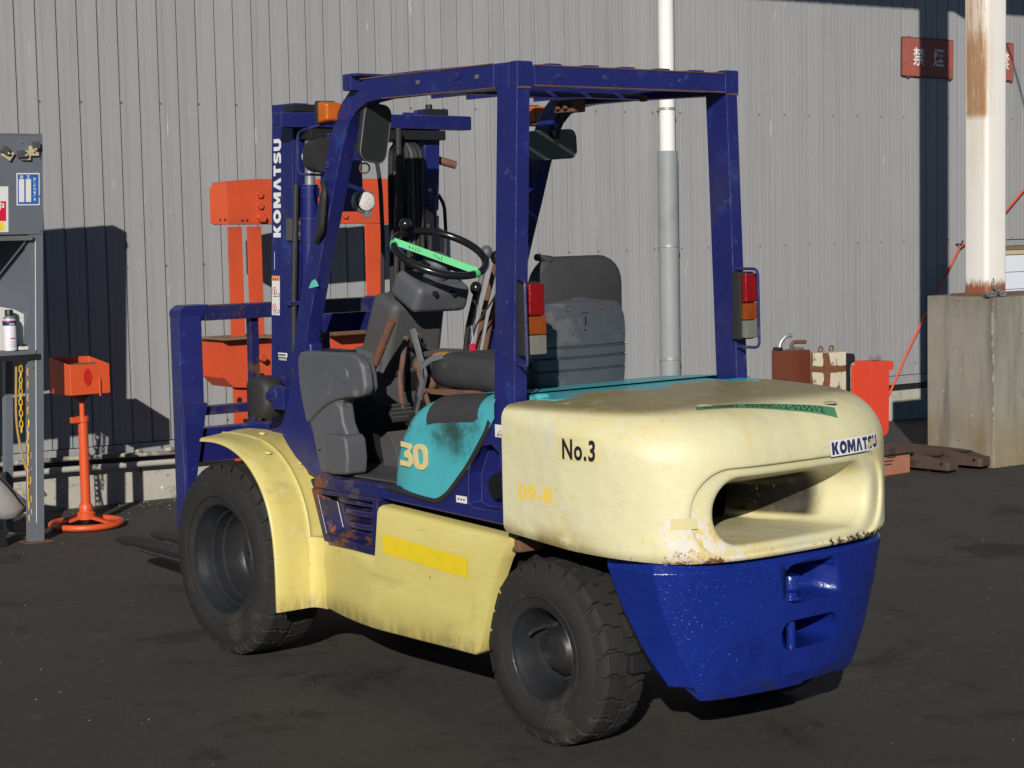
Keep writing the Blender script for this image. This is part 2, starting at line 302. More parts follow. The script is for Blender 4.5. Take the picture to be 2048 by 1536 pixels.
def mk_pillar():
    t = NT('white_rust_streaked_steel')
    x, y, z = t.xyz()
    c = t.mix(t.noise(3, 5), (.70, .68, .62), (.78, .76, .72))
    n = t.noise(9, 9, .72, t.map((2.5, 2.5, .22))); n2 = t.noise(26, 8, .75, t.map((2, 2, .6)))
    # long rust run on the face looking at the yard, and rust at the foot
    face = t.step(t.math('ABSOLUTE', t.math('SUBTRACT', x, -.01)), .088, .068)
    run = t.math('MULTIPLY', t.math('MULTIPLY', face, t.step(z, 1.06, 1.12)), t.step(y, .0, .05))
    run2 = t.math('MULTIPLY', t.math('MULTIPLY', face, t.step(z, .42, .95)), t.step(y, .0, .05))
    c = t.mix(t.math('MULTIPLY', t.math('ADD', t.math('MULTIPLY', run, .55), t.math('MULTIPLY', run2, .22), True), t.step(n, .3, .62)), c, (.52, .34, .16))
    heavy = t.math('MULTIPLY', t.math('MULTIPLY', run, t.step(z, 1.75, 1.50)), t.step(t.math('ADD', n, t.math('MULTIPLY', n2, .4)), .52, .72))
    c = t.mix(t.math('MULTIPLY', heavy, .8), c, t.mix(n2, (.22, .085, .025), (.40, .20, .08)))
    upr = t.math('MULTIPLY', t.math('MULTIPLY', run, t.step(z, 1.15, 1.6)), t.step(t.noise(22, 8, .75, t.map((2.2, 2, .18), (3, 3, 3))), .46, .62))
    c = t.mix(t.math('MULTIPLY', upr, .75), c, (.40, .19, .07))
    foot = t.step(t.math('ADD', t.math('MULTIPLY', n2, .16), z), .19, .13)
    c = t.mix(foot, c, t.mix(n2, (.16, .04, .02), (.34, .13, .06)))
    t.bump(n2, .12, .004)
    return t.fin(c, .5)
M['pillar'] = mk_pillar()
M['white_pipe'] = paint('white_vinyl_pipe', (.74, .73, .70), .4, var=.05, dirt=.08)
M['grey_pipe'] = paint('weathered_grey_pipe', (.255, .275, .285), .55, var=.16, wear=(.33, .32, .30), wamt=.4, ws=4, stretch=(1, 1, .15), dirt=.3)
M['galv'] = paint('galvanised_band', (.36, .36, .34), .45, .4, var=.2)
M['conduit'] = paint('pale_conduit', (.40, .39, .36), .5, var=.15, dirt=.2)
M['crust'] = paint('crusted_pipe', (.20, .18, .15), .8, var=.5, wear=(.42, .38, .31), wamt=.5, ws=25, bump=1, bs=60)
M['white_board'] = paint('white_shutter', (.66, .70, .76), .5, var=.04)

# ================================================================= mesh helpers
def setp(o, label=None, cat=None, group=None, kind=None):
    if label: o['label'] = label
    if cat: o['category'] = cat
    if group: o['group'] = group
    if kind: o['kind'] = kind
    return o
WL = {}
def wloc(o):
    p = Vector((0, 0, 0))
    while o: p += o.location; o = o.parent
    return p
def thing(name, label, cat, loc=(0, 0, 0), rz=0, group=None):
    o = bpy.data.objects.new(name, None); COL.objects.link(o); o.location = loc; o.rotation_euler = (0, 0, rz); o.empty_display_size = .2
    return setp(o, label, cat, group)
class MB:
    def __init__(s): s.v = []; s.f = []
    def add(s, vs, fs):
        b = len(s.v); s.v += [Vector(p) for p in vs]; s.f += [[i+b for i in f] for f in fs]; return s
    def box(s, c, d, R=None):
        x, y, z = d[0]/2, d[1]/2, d[2]/2; c = Vector(c)
        vs = [Vector((a*x, b*y, e*z)) for a, b, e in ((-1,-1,-1),(1,-1,-1),(1,1,-1),(-1,1,-1),(-1,-1,1),(1,-1,1),(1,1,1),(-1,1,1))]
        if R is not None: vs = [R @ p for p in vs]
        return s.add([c+p for p in vs], [[0,3,2,1],[4,5,6,7],[0,1,5,4],[1,2,6,5],[2,3,7,6],[3,0,4,7]])
    def bb(s, a, b): return s.box([(p+q)/2 for p, q in zip(a, b)], [abs(q-p) for p, q in zip(a, b)])
    def prism(s, poly, ax, a, b, fn=None):
        """poly: 2-D outline in the plane normal to axis ax ('x': (y,z), 'y': (x,z), 'z': (x,y)), from a to b"""
        mk = {'x': lambda p, t: (t, p[0], p[1]), 'y': lambda p, t: (p[0], t, p[1]), 'z': lambda p, t: (p[0], p[1], t)}[ax]
        n = len(poly); vs = [mk(p, a) for p in poly]+[mk(p, b) for p in poly]
        if fn: vs = [fn(Vector(p)) for p in vs]
        return s.add(vs, [list(range(n))[::-1], list(range(n, 2*n))]+[[i, (i+1) % n, n+(i+1) % n, n+i] for i in range(n)])
    def loft(s, rings, closed=True, caps=True):
        n = len(rings[0]); vs = [p for r in rings for p in r]; fs = []
        for k in range(len(rings)-1):
            for i in range(n if closed else n-1):
                j = (i+1) % n; fs.append([k*n+i, k*n+j, (k+1)*n+j, (k+1)*n+i])
        if caps and closed: fs += [list(range(n))[::-1], list(range((len(rings)-1)*n, len(rings)*n))]
        return s.add(vs, fs)
    def tube(s, pts, r, n=10, caps=True, closed=False):
        pts = [Vector(p) for p in pts]; m = len(pts); rings = []; rr = r if isinstance(r, (list, tuple)) else [r]*m
        N = None
        for i, p in enumerate(pts):
            if closed: t = (pts[(i+1) % m]-pts[i-1]).normalized()
            else: t = (pts[min(i+1, m-1)]-pts[max(i-1, 0)]).normalized()
            if N is None:
                N = t.cross(Vector((0, 0, 1))); N = N.normalized() if N.length > .05 else t.cross(Vector((0, 1, 0))).normalized()
            else: N = (N-t*N.dot(t)).normalized()
            B = t.cross(N); rings.append([p+(N*math.cos(a)+B*math.sin(a))*rr[i] for a in [2*PI*k/n for k in range(n)]])
        if closed: rings.append(rings[0]); return s.loft(rings, True, False)
        return s.loft(rings, True, caps)
    def sweep(s, pts, side, w, h, flat=None):
        """rectangular bar swept along pts, 'side' = fixed sideways axis, w = size along side, h = across"""
        pts = [Vector(p) for p in pts]; side = Vector(side).normalized(); rings = []
        for i, p in enumerate(pts):
            t = (pts[min(i+1, len(pts)-1)]-pts[max(i-1, 0)]).normalized(); B = t.cross(side).normalized()
            rings.append([p+side*a*w/2+B*b*h/2 for a, b in ((-1,-1),(1,-1),(1,1),(-1,1))])
        return s.loft(rings)
    def cyl(s, a, b, r, n=20, r2=None): return s.tube([a, b], [r, r2 if r2 is not None else r], n)
    def lathe(s, prof, c, ax, n=48, a0=0, a1=2*PI):
        """prof: (radius, offset along ax)"""
        c = Vector(c); ax = Vector(ax).normalized(); u = ax.cross(Vector((0, 0, 1))); u = u.normalized() if u.length > .1 else Vector((1, 0, 0)); v = ax.cross(u)
        full = abs(a1-a0-2*PI) < 1e-6; k = n if full else n+1; rings = []
        for r, h in prof: rings.append([c+ax*h+(u*math.cos(a0+(a1-a0)*i/n)+v*math.sin(a0+(a1-a0)*i/n))*r for i in range(k)])
        return s.loft(rings, full, False)
    def sphere(s, c, r, n=16, sq=(1, 1, 1)):
        c = Vector(c); rings = []
        for j in range(1, n): 
            th = PI*j/n; rings.append([c+Vector((r*sq[0]*math.sin(th)*math.cos(2*PI*i/n), r*sq[1]*math.sin(th)*math.sin(2*PI*i/n), r*sq[2]*math.cos(th))) for i in range(n)])
        return s.loft(rings)
    def obj(s, name, mat, parent=None, bevel=0, seg=2, smooth=35, label=None, kind=None, loc=None, fixn=True, sub=0):
        base = wloc(parent) if parent else Vector((0, 0, 0))
        if parent is not None and parent.get('local'): base = Vector((0, 0, 0))
        org = Vector(loc) if loc is not None else base
        me = bpy.data.meshes.new(name); me.from_pydata([p-org for p in s.v], [], s.f)
        bm = bmesh.new(); bm.from_mesh(me); bmesh.ops.remove_doubles(bm, verts=bm.verts, dist=1e-5)
        if fixn: bmesh.ops.recalc_face_normals(bm, faces=bm.faces)
        if bevel:
            es = [e for e in bm.edges if len(e.link_faces) == 2 and e.calc_face_angle(0) > math.radians(28)]
            bmesh.ops.bevel(bm, geom=es, offset=bevel, segments=seg, profile=.5, affect='EDGES', clamp_overlap=True)
        if sub: bmesh.ops.subdivide_edges(bm, edges=bm.edges, cuts=sub, use_grid_fill=True)
        bm.to_mesh(me); bm.free()
        me.materials.append(mat)
        if smooth:
            me.polygons.foreach_set('use_smooth', [True]*len(me.polygons)); me.set_sharp_from_angle(angle=math.radians(smooth))
        o = bpy.data.objects.new(name, me); COL.objects.link(o)
        if bevel and smooth:
            wm = o.modifiers.new('face_normals', 'WEIGHTED_NORMAL'); wm.keep_sharp = True; wm.weight = 90
        if parent is not None: o.parent = parent
        o.location = org-base
        return setp(o, label=label, kind=kind)
def cut(o, cutters):
    """boolean difference, applied"""
    tmp = []
    for mb in cutters:
        c = mb.obj('cutter', M['dark'], None, smooth=0); tmp.append(c)
        m = o.modifiers.new('b', 'BOOLEAN'); m.object = c; m.operation = 'DIFFERENCE'; m.solver = 'EXACT'
    bpy.context.view_layer.update()
    dg = bpy.context.evaluated_depsgraph_get(); me = bpy.data.meshes.new_from_object(o.evaluated_get(dg))
    o.modifiers.clear(); o.data = me
    for c in tmp: bpy.data.objects.remove(c)
    me.polygons.foreach_set('use_smooth', [True]*len(me.polygons)); me.set_sharp_from_angle(angle=math.radians(20))
def rrect(cx, cy, hw, hh, r, n=6):
    out = []
    for sx, sy, a0 in ((1, 1, 0), (-1, 1, 90), (-1, -1, 180), (1, -1, 270)):
        for i in range(n+1):
            a = math.radians(a0+90*i/n); out.append((cx+sx*(hw-r)+r*math.cos(a), cy+sy*(hh-r)+r*math.sin(a)))
    return out
def fillet(pts, r, n=5):
    pts = [Vector(p) for p in pts]; out = [pts[0]]
    for i in range(1, len(pts)-1):
        a, b, c = pts[i-1], pts[i], pts[i+1]; d1 = (a-b); d2 = (c-b); k = min(r, d1.length*.49, d2.length*.49)
        p, q = b+d1.normalized()*k, b+d2.normalized()*k
        for j in range(n+1):
            t = j/n; out.append(p*(1-t)**2+b*2*t*(1-t)+q*t*t)
    return out+[pts[-1]]
def text(name, body, warp, mat, parent, size=1, bold=0, sx=1, sp=1.12, ext=0, label=None, align='LEFT', res=4, fit=None):
    """lettering turned into a mesh; warp maps (x, y, depth) to the surface; fit=(w,h) scales it to a box"""
    cu = bpy.data.curves.new(name, 'FONT'); cu.body = body; cu.size = size; cu.offset = bold; cu.resolution_u = res; cu.align_x = align; cu.extrude = ext; cu.space_character = sp if bold else 1
    t = bpy.data.objects.new('t', cu); COL.objects.link(t); bpy.context.view_layer.update()
    me = bpy.data.meshes.new_from_object(t.evaluated_get(bpy.context.evaluated_depsgraph_get())); bpy.data.objects.remove(t)
    base = wloc(parent) if parent else Vector((0, 0, 0))
    if parent is not None and parent.get('local'): base = Vector((0, 0, 0))
    if fit and len(me.vertices):
        xs = [v.co.x for v in me.vertices]; ys = [v.co.y for v in me.vertices]; x0, x1, y0, y1 = min(xs), max(xs), min(ys), max(ys)
        for v in me.vertices: v.co = warp((v.co.x-x0)/(x1-x0)*fit[0], (v.co.y-y0)/(y1-y0)*fit[1], v.co.z)-base
    else:
        for v in me.vertices: v.co = warp(v.co.x*sx, v.co.y, v.co.z)-base
    me.materials.clear(); me.materials.append(mat); me.name = name
    o = bpy.data.objects.new(name, me); COL.objects.link(o); o.parent = parent
    return setp(o, label=label)
GL = {'K': [(0,0),(0,1),(.36,1),(.36,.62),(.62,1),(1,1),(.68,.53),(1,0),(.62,0),(.36,.42),(.36,0)],
 'M': [(0,0),(0,1),(.32,1),(.5,.52),(.68,1),(1,1),(1,0),(.74,0),(.74,.52),(.58,.10),(.42,.10),(.26,.52),(.26,0)],
 'A': [(0,0),(.32,1),(.68,1),(1,0),(.68,0),(.5,.64),(.32,0)],
 'T': [(0,1),(1,1),(1,.74),(.68,.74),(.68,0),(.32,0),(.32,.74),(0,.74)],
 'S': [(.95,1),(.3,1),(.05,.86),(.05,.58),(.25,.42),(.62,.38),(.62,.27),(.05,.27),(.05,0),(.72,0),(.98,.15),(.98,.45),(.78,.60),(.40,.64),(.40,.73),(.95,.73)],
 'U': [(0,1),(.34,1),(.34,.36),(.43,.26),(.57,.26),(.66,.36),(.66,1),(1,1),(1,.26),(.76,0),(.24,0),(0,.26)]}
def letters(name, word, warp, mat, parent, w, h, gap=.10):
    wd = {'K': 1.0, 'O': 1.1, 'M': 1.25, 'A': 1.05, 'T': .85, 'S': .9, 'U': .95}
    tot = sum(wd[c] for c in word)+gap*(len(word)-1); x = 0
    for c in word:
        W_ = wd[c]/tot*w; m = MB()
        if c == 'O':
            a = [(W_/2+W_/2*math.cos(t), h/2+h*.52*math.sin(t)) for t in [2*PI*i/24 for i in range(24)]]; b = [(W_/2+W_*.20*math.cos(t), h/2+h*.21*math.sin(t)) for t in [2*PI*i/24 for i in range(24)]]
            m.add([warp(x+p, q, 0) for p, q in a+b], [[i, (i+1) % 24, 24+(i+1) % 24, 24+i] for i in range(24)])
        else:
            g = GL[c]; m.add([warp(x+p*W_, q*h, 0) for p, q in g], [list(range(len(g)))])
        m.obj(name, mat, parent, smooth=0, fixn=False); x += W_+gap/tot*w
def flat(o, r, u):
    o, r, u = Vector(o), Vector(r).normalized(), Vector(u).normalized(); n = r.cross(u)
    return lambda x, y, z=0: o+r*x+u*y+n*z
def decal(name, mat, parent, fn, w, h, off=0, nx=1, ny=1, x0=0, y0=0, label=None, thick=0):
    m = MB(); vs = [fn(x0+w*i/nx, y0+h*j/ny, off) for j in range(ny+1) for i in range(nx+1)]
    m.add(vs, [[j*(nx+1)+i, j*(nx+1)+i+1, (j+1)*(nx+1)+i+1, (j+1)*(nx+1)+i] for j in range(ny) for i in range(nx)])
    return m.obj(name, mat, parent, smooth=60, fixn=False, label=label)
def lerp(tab, x):
    tab = sorted(tab)
    if x <= tab[0][0]: return tab[0][1]
    for (a, p), (b, q) in zip(tab, tab[1:]):
        if x <= b: return p+(q-p)*(x-a)/(b-a)
    return tab[-1][1]
# ================================================================= SETTING
g = MB(); g.add([(-90, -90, 0), (90, -90, 0), (90, 90, 0), (-90, 90, 0)], [[0, 1, 2, 3]])
g.obj('ground', M['asphalt'], smooth=0, kind='structure')

# the steel-clad building wall; local x = away from the yard, local y = along the wall (left +)
TH = -.082
wall = thing('siding_wall', 'long grey ribbed steel siding wall behind the forklift', 'wall', (5.58, 0, 0), TH)
wall['local'] = 1
Rw = Matrix.Rotation(TH, 3, 'Z'); W0 = Vector((5.58, 0, 0))
def W(q, off, z):                     # q metres to the right along the wall, off metres in front of it
    return W0+Rw @ Vector((-off, -q, 0))+Vector((0, 0, z))
P = .119
def panel_mesh(z0, z1):
    # groove: drop, floor, bright rising flank; two hairline beads on the flat
    prof = [(0, 0), (.0003, -.0125), (.0086, -.0120), (.0100, -.0058), (.0114, -.0054), (.0126, -.0080), (.0138, -.0079), (.0153, -.0048), (.0168, -.0046), (.046, -.0044), (.0468, -.0054), (.0476, -.0043), (.078, -.0024), (.0788, -.0034), (.0796, -.0023), (P, 0)]
    m = MB(); n = len(prof); zs = [z0, z1]
    vs = [(-d, -q, z) for z in zs for q, d in prof]
    m.add(vs, [[i, i+1, n+i+1, n+i] for i in range(n-1)])
    return m
def wall_panels(q0, q1, z0, z1, bottom_cut=None):
    proto = None; k = 0; q = q0
    while q < q1:
        if proto is None:
            o = proto = panel_mesh(z0, z1).obj('wall_panel', M['siding'], wall, smooth=25, fixn=False)
        else:
            o = proto.copy(); COL.objects.link(o)
        o.location = (random.uniform(-.0004, .0004), -q, 0)
        o.rotation_euler = (0, 0, random.uniform(-.004, .004)); q += P
q00 = -1.79
wall_panels(q00, 7.99, .335, 5.2)
wall_panels(q00+P*math.ceil((7.99-q00)/P), 12.0, 1.325, 5.2)
def wobj(m, name, mat, **k): return m.obj(name, mat, wall, **k)
# local builder: coordinates (x=-off, y=-q, z)
def L(q, off, z): return Vector((-off, -q, z))
def lbox(m, q0, q1, o0, o1, z0, z1): return m.bb((-o1, -q1, z0), (-o0, -q0, z1))
QD = 8.04
m = MB(); lbox(m, q00, QD, -.10, -.016, 0, 5.2); lbox(m, QD, 12.1, -.10, -.016, 1.31, 5.2); wobj(m, 'backing_board', M['dark'], smooth=0)
m = MB(); lbox(m, q00, QD, .0, .012, .268, .331); wobj(m, 'base_flashing', M['siding'], bevel=.002)
m = MB(); lbox(m, q00, QD, -.012, .004, .225, .262); wobj(m, 'shadow_gap', M['dark'], smooth=0)
m = MB(); lbox(m, q00, QD, -.014, .02, -.02, .222); wobj(m, 'plinth', M['plinth'], bevel=.006)
# right-hand end: opening with white shutter under the siding
m = MB(); lbox(m, QD, 12, -.01, .012, 1.275, 1.318); wobj(m, 'lintel_flashing', M['siding'], bevel=.002)
m = MB(); lbox(m, QD, 12, -.03, .0, 1.243, 1.27); wobj(m, 'shutter_gap', M['wood'], smooth=0)
m = MB(); lbox(m, QD, 12, -.02, .004, 1.205, 1.238); wobj(m, 'shutter_rail', M['beige'], bevel=.002)
for i in range(9): m = MB(); lbox(m, QD, 12, -.03, -.008, 1.20-.134*(i+1)+.003, 1.20-.134*i-.001); wobj(m, 'shutter_slat', M['white_board'], bevel=.003)
m = MB(); lbox(m, QD-.05, QD, -.02, .03, 0, 1.31); wobj(m, 'door_jamb', M['siding'], bevel=.002)
# screws in rows (one part)
m = MB()
for zr, ph in ((1.337, 0), (2.257, 0), (3.18, 1), (.42, 1)):
    q = q00+P*ph+.010
    while q < 12:
        if q < QD or zr > 1.33: m.box(L(q, -.002, zr), (.006, .008, .008))
        q += 2*P
wobj(m, 'screw', M['bolt'], kind='stuff')
wp = setp
# pipes along the plinth
def pipe_run(name, label, pts, r, mat, knobs=False):
    t = thing(name, label, 'pipe', W(*pts[0][:2], 0))
    m = MB(); m.tube([W(*p) for p in pts], r, 12)
    m.obj('pipe_run', mat, t)
    for i in range(3):
        q = pts[0][0]+1.4+i*2.6
        if q < pts[-1][0]: MB().box(W(q, pts[0][1]-.03, pts[0][2]), (.08, .02, r*2.6), Rw).obj('pipe_clip', M['galv'], t, bevel=.002)
    if knobs:
        for i in range(26):
            q = pts[0][0]+.8+i*.17+random.uniform(-.05, .05)
            mm = MB().sphere(W(q, pts[0][1], pts[0][2]+random.uniform(-.005, .012)), random.uniform(.014, .022), 8, (1, 1.6, .8)); mm.obj('crust_lump', M['crust'], t)
    return t
pipe_run('wall_pipe', 'lower thin pale pipe running along the foot of the grey wall', [(-.04, .085, .225), (.6, .085, .23), (1.4, .085, .215), (7.0, .085, .20)], .017, M['conduit'])
pipe_run('wall_pipe', 'upper crusted dark pipe running along the foot of the wall', [(-.04, .075, .29), (.62, .075, .288), (1.3, .07, .268), (7.0, .07, .255)], .0135, M['crust'], True)
# downpipe
dq = 4.925
t = thing('downpipe', 'vertical downpipe, white above and weathered grey below, on the ribbed wall', 'downpipe', W(dq, .085, 0))
MB().tube([W(dq, .10, 1.98), W(dq, .10, 5.2)], .053, 28).obj('upper_pipe', M['white_pipe'], t)
MB().tube([W(dq, .10, .06), W(dq, .10, 1.995)], .069, 28).obj('lower_pipe', M['grey_pipe'], t)
for z in (2.275, 1.36, .60, 3.2):
    r = .055 if z > 2 else .071
    MB().lathe([(r, -.009), (r+.002, -.009), (r+.002, .009), (r, .009)], W(dq, .10, z), (0, 0, 1), 28).box(W(dq-.0, .02, z), (.06, .02, .02), Rw).box(W(dq+r+.008, .09, z), (.014, .020, .020), Rw).obj('pipe_band', M['galv'], t)

# no-smoking signs
def sign(q0, q1, z0, z1, label, tilt):
    t = thing('no_smoking_sign', label, 'sign', W((q0+q1)/2, .01, z0), TH, 'red no-smoking signs on the wall')
    t['local'] = 0
    c = W((q0+q1)/2, .014, (z0+z1)/2); w_, h_ = q1-q0, z1-z0
    ux = Rw @ Vector((0, -1, 0)); uz = Vector((0, 0, 1)); uz = (uz-ux*tilt).normalized(); ux = (ux+Vector((0, 0, 1))*tilt).normalized(); n = ux.cross(uz)
    return t, c, ux, uz, n, w_, h_
def sign_obj(q0, q1, z0, z1, label, tilt):
    t, c, ux, uz, n, w_, h_ = sign(q0, q1, z0, z1, label, tilt); inv = Rw.transposed()
    def lo(mb):      # world -> local frame of the rotated empty
        mb.v = [inv @ (p-t.location) for p in mb.v]; return mb
    t['local'] = 1
    def slab(hw, hh, d0, d1, r):
        mb = MB(); o = rrect(0, 0, hw, hh, r, 3); a = [c+ux*x+uz*y+n*d0 for x, y in o]; b = [c+ux*x+uz*y+n*d1 for x, y in o]
        k = len(o); return lo(mb.add(a+b, [list(range(k)), list(range(k, 2*k))]+[[i, (i+1) % k, k+(i+1) % k, k+i] for i in range(k)]))
    slab(w_/2, h_/2, -.006, .002, .012).obj('sign_edge', M['sign_edge'], t, smooth=0)
    slab(w_/2-.007, h_/2-.007, .002, .0045, .01).obj('sign_plate', M['sign_rust'], t, smooth=0)
    for ch, x0 in ((('禁', -.155), ('煙', .055)) if w_ > .5 else (('禁', .035),)):
        text('sign_character', ch, lambda x, y, z, x0=x0: inv @ (c+ux*(x0*w_/.545+x)+uz*(y-.062)+n*(.0062)-t.location), M['white_ink'], t, fit=(.118, .135), bold=.013)
    for sx, sy in ((-.2, .49), (.2, .49), (-.2, -.5), (.24, -.5)):
        lo(MB().box(c+ux*(sx*w_/.545)+uz*sy*h_, (.015, .02, .014))).obj('sign_screw', M['rusty'], t)
    return t
sign_obj(7.225, 7.776, 2.552, 2.842, 'whole red no-smoking sign crossed by the pillar shadow, left of the white pillar', -.018)
sign_obj(8.055, 8.448, 2.55, 2.84, 'red no-smoking sign mostly hidden behind the white pillar, at the right edge', -.018)

# ---- concrete pedestal and steel pillar
C0 = Vector((2.785, -5.382, 0)); WN = Rw @ Vector((1, 0, 0)); WU = Rw @ Vector((0, -1, 0))
ped = thing('concrete_pedestal', 'big stained concrete pedestal carrying the white steel pillar', 'pedestal', C0+WN*.27+WU*.8, TH); ped['local'] = 1
m = MB().bb((-.27, -.8, 0), (.27, .8, 1.035)); o = m.obj('block', M['pedestal'], ped, bevel=.012, seg=2)
for (a, z0, z1, wd) in ((-.262, .74, 1.01, .012), (-.269, .28, .70, .010)):
    MB().box((a+.004, .7985, (z0+z1)/2), (wd*.6, .006, z1-z0)).obj('formwork_groove', M['crust'], ped)
PX = Vector((3.045, -5.645, 1.035))
pil = thing('steel_pillar', 'tall white steel pillar with long brown rust streak standing on the concrete pedestal', 'pillar', PX, TH); pil['local'] = 1
sec = rrect(0, 0, .094, .094, .028, 5)
MB().loft([[(x, y, z) for x, y in sec] for z in [0, .1, .5, 1, 1.5, 2, 2.5, 3, 4.2]]).obj('column_shaft', M['pillar'], pil)
MB().box((0, 0, .006), (.30, .30, .012)).obj('base_plate', M['rusty'], pil, bevel=.002)
for x, z in ((-.060, .055), (-.060, .085), (-.060, .100)): MB().box((x-.034, .034, z), (.004, .008, .012)).obj('bolt_hole', M['dark'], pil)
# runway beam overhead, outside the frame, whose shadow grazes the top of the wall
bm_ = thing('runway_beam', 'overhead steel runway beam carried by the white pillar', 'beam', PX+Vector((0, 0, 3.075)), TH); bm_['local'] = 1
MB().bb((-.07, -5, 0), (.07, 3.3, .015)).bb((-.07, -5, .185), (.07, 3.3, .2)).bb((-.006, -5, .015), (.006, 3.3, .185)).obj('beam_section', M['pillar'], bm_)
MB().prism([(0, 0), (-.42, 0), (-.42, -.16)], 'x', -.01, .01, lambda p: p-Vector((0, .12, 0))).obj('gusset', M['pillar'], bm_)
fl = thing('floodlight', 'small floodlight box with hanging cable above the pillar', 'lamp', PX+Vector((.0, -.72, 2.98)), TH); fl['local'] = 1
MB().box((0, 0, 0), (.08, .08, .10)).obj('lamp_housing', M['dark'], fl, bevel=.01)
MB().tube([(0, 0, -.05), (.0, -.08, -.12), (.0, -.22, -.36), (.0, -.40, -.80), (0, -.6, -1.4)], .008, 8).obj('lamp_cable', M['rubber'], fl)
# pipe offcuts on the pedestal
offs = [(.0, .0, .0), (.055, .004, 0), (.105, -.002, 0), (.148, .004, 0), (.072, .0, .032)]
labs = ['leftmost short pipe nut on top of the concrete pedestal', 'second pipe nut from the left on the pedestal', 'third pipe nut from the left on the pedestal', 'rightmost pale pipe nut on the pedestal', 'pipe nut lying on top of the others on the pedestal']
for (dx, dy, dz), lb in zip(offs, labs):
    p = C0+WN*.035+WU*(-.012+dx)+Vector((0, 0, 1.037+.017+dz)); p += WN*dy*4
    t = MB().lathe([(.006, .02), (.017, .02), (.018, .015), (.018, -.015), (.017, -.02), (.006, -.02), (.006, .02)], p, (-.9, .3+dx, 0), 12).obj('pipe_nut', M['bolt'], None, loc=p)
    setp(t, lb, 'nut', 'pipe nuts left on the pedestal')
# hose over the wall hook
t = thing('hose', 'thin orange red hose hung over a hook on the wall beside the pillar', 'hose', W(6.9, .05, .1))
MB().tube([W(*p) for p in [(6.98, .06, .12), (7.07, .06, .25), (7.23, .05, .49), (7.42, .05, .755), (7.62, .05, 1.02), (7.815, .045, 1.275), (7.84, .04, 1.285), (8.1, .05, 1.42), (8.33, .05, 1.545), (8.6, .05, 1.76), (8.95, .05, 2.1), (9.3, .05, 2.5)]], .0085, 10).obj('hose_line', M['red_hose'], t, smooth=60)
MB().tube([W(7.82, 0, 1.30), W(7.82, .06, 1.30), W(7.82, .07, 1.33)], .006, 8).obj('hose_hook', M['dark'], t)
# ================================================================= FORKLIFT
FL = thing('forklift', 'blue, cream and yellow forklift truck numbered No.3 parked on the dark asphalt', 'forklift', (.85, 0, 0))
def F(m, name, mat, **k): return m.obj(name, mat, k.pop('parent', FL), **k)

# ---- counterweight, upper cream casting: plan curve table by arc length (left front -> rear -> right front)
CW_W, CW_XR, CW_X0, CW_N = .572, -.602, .085, 3.5
def plan_raw(t): 
    a = CW_X0-CW_XR; sn, cs = math.sin(t), math.cos(t)
    return Vector((CW_X0-a*abs(cs)**(2/CW_N), CW_W*math.copysign(abs(sn)**(2/CW_N), sn)))
_tt = []
N_ = 6000
for i in range(N_+1):      # denser near the ends, where the parameter is stiff
    q = -1+2*i/N_; _tt.append(math.copysign(PI/2*abs(q)**1.0, q))
_pp = [plan_raw(t) for t in _tt]; _ss = [0]
for a, b in zip(_pp, _pp[1:]): _ss.append(_ss[-1]+(b-a).length)
_mid = _ss[N_//2]; HS = _ss[-1]-_mid
import bisect
def plan(s):
    """arc length s from the rear centre, + towards the left (+Y) side -> point, outward normal"""
    x = min(max(s+_mid, 0), _ss[-1]); i = min(max(bisect.bisect_right(_ss, x)-1, 0), N_-1)
    d = _ss[i+1]-_ss[i]; f = (x-_ss[i])/d if d > 0 else 0; p = _pp[i].lerp(_pp[i+1], f)
    j0, j1 = max(i-12, 0), min(i+13, N_); tg = (_pp[j1]-_pp[j0]).normalized()
    n = Vector((-tg.y, tg.x)) if False else Vector((tg.y*-1, tg.x))
    if n.dot(p-Vector((CW_X0+.0, 0))) < 0: n = -n
    if abs(s) > HS-.02: n = Vector((0, math.copysign(1, s)))
    return p, n
ZT, RT = 1.020, .100
def zbot(s): return lerp([(0, .598), (.45, .600), (.80, .617), (1.0, .634), (1.3, .652)], abs(s))
def rt_(s): return lerp([(0, .145), (.5, .145), (.85, .08), (1.05, .045), (1.3, .036)], abs(s))
def ztop_(s): return ZT-rt_(s)+rt_(s)*PI/2
ZTOP = ZT-RT+RT*PI/2
def cws(s, v, off=0, push=0):
    """cream casting surface: v = height, continuing as arc length over the rounded top edge"""
    p, n = plan(s); z = v; ins = 0; nz = 0; nh = 1
    RS = rt_(s)
    if v > ZT-RS:
        a = min((v-(ZT-RS))/RS, PI/2); ins = RS*(1-math.cos(a)); z = ZT-RS+RS*math.sin(a); nz = math.sin(a); nh = math.cos(a)
    zb = zbot(s); tuck = .012*max(0, 1-(v-zb)/.03)**2
    back = .018*max(0, (v-.78)/.25)                       # rear face leans forward a little above the slot
    ins += tuck+back*max(0, 1-abs(s)/.75)
    ins -= off*nh; q = p-n*ins
    x = q.x+push
    return Vector((x, q.y, z+off*nz))
def slot_pt(th_i, n, d):
    """outline of the slot grown by d (more sideways than up)"""
    hw, hh, r = .316+d*1.25, .094+d*.48, .090+d*.62
    o = rrect(0, 0, hw, hh, max(.02, min(r, hh-.001)), 12)
    L_ = [0]
    for i in range(len(o)): L_.append(L_[-1]+math.dist(o[i], o[(i+1) % len(o)]))
    x = L_[-1]*th_i/n; i = max(0, min(bisect.bisect_right(L_, x)-1, len(o)-1)); f = (x-L_[i])/max(1e-9, L_[i+1]-L_[i]); a, b = o[i], o[(i+1) % len(o)]
    cx, cy = a[0]+(b[0]-a[0])*f, a[1]+(b[1]-a[1])*f
    if d < 0 and cy < 0: cy *= .094/hh
    if d < 0 and cy > 0: cy *= 1+d*2.6
    return (cx+.018, .734+cy*1.0)
NR = 256
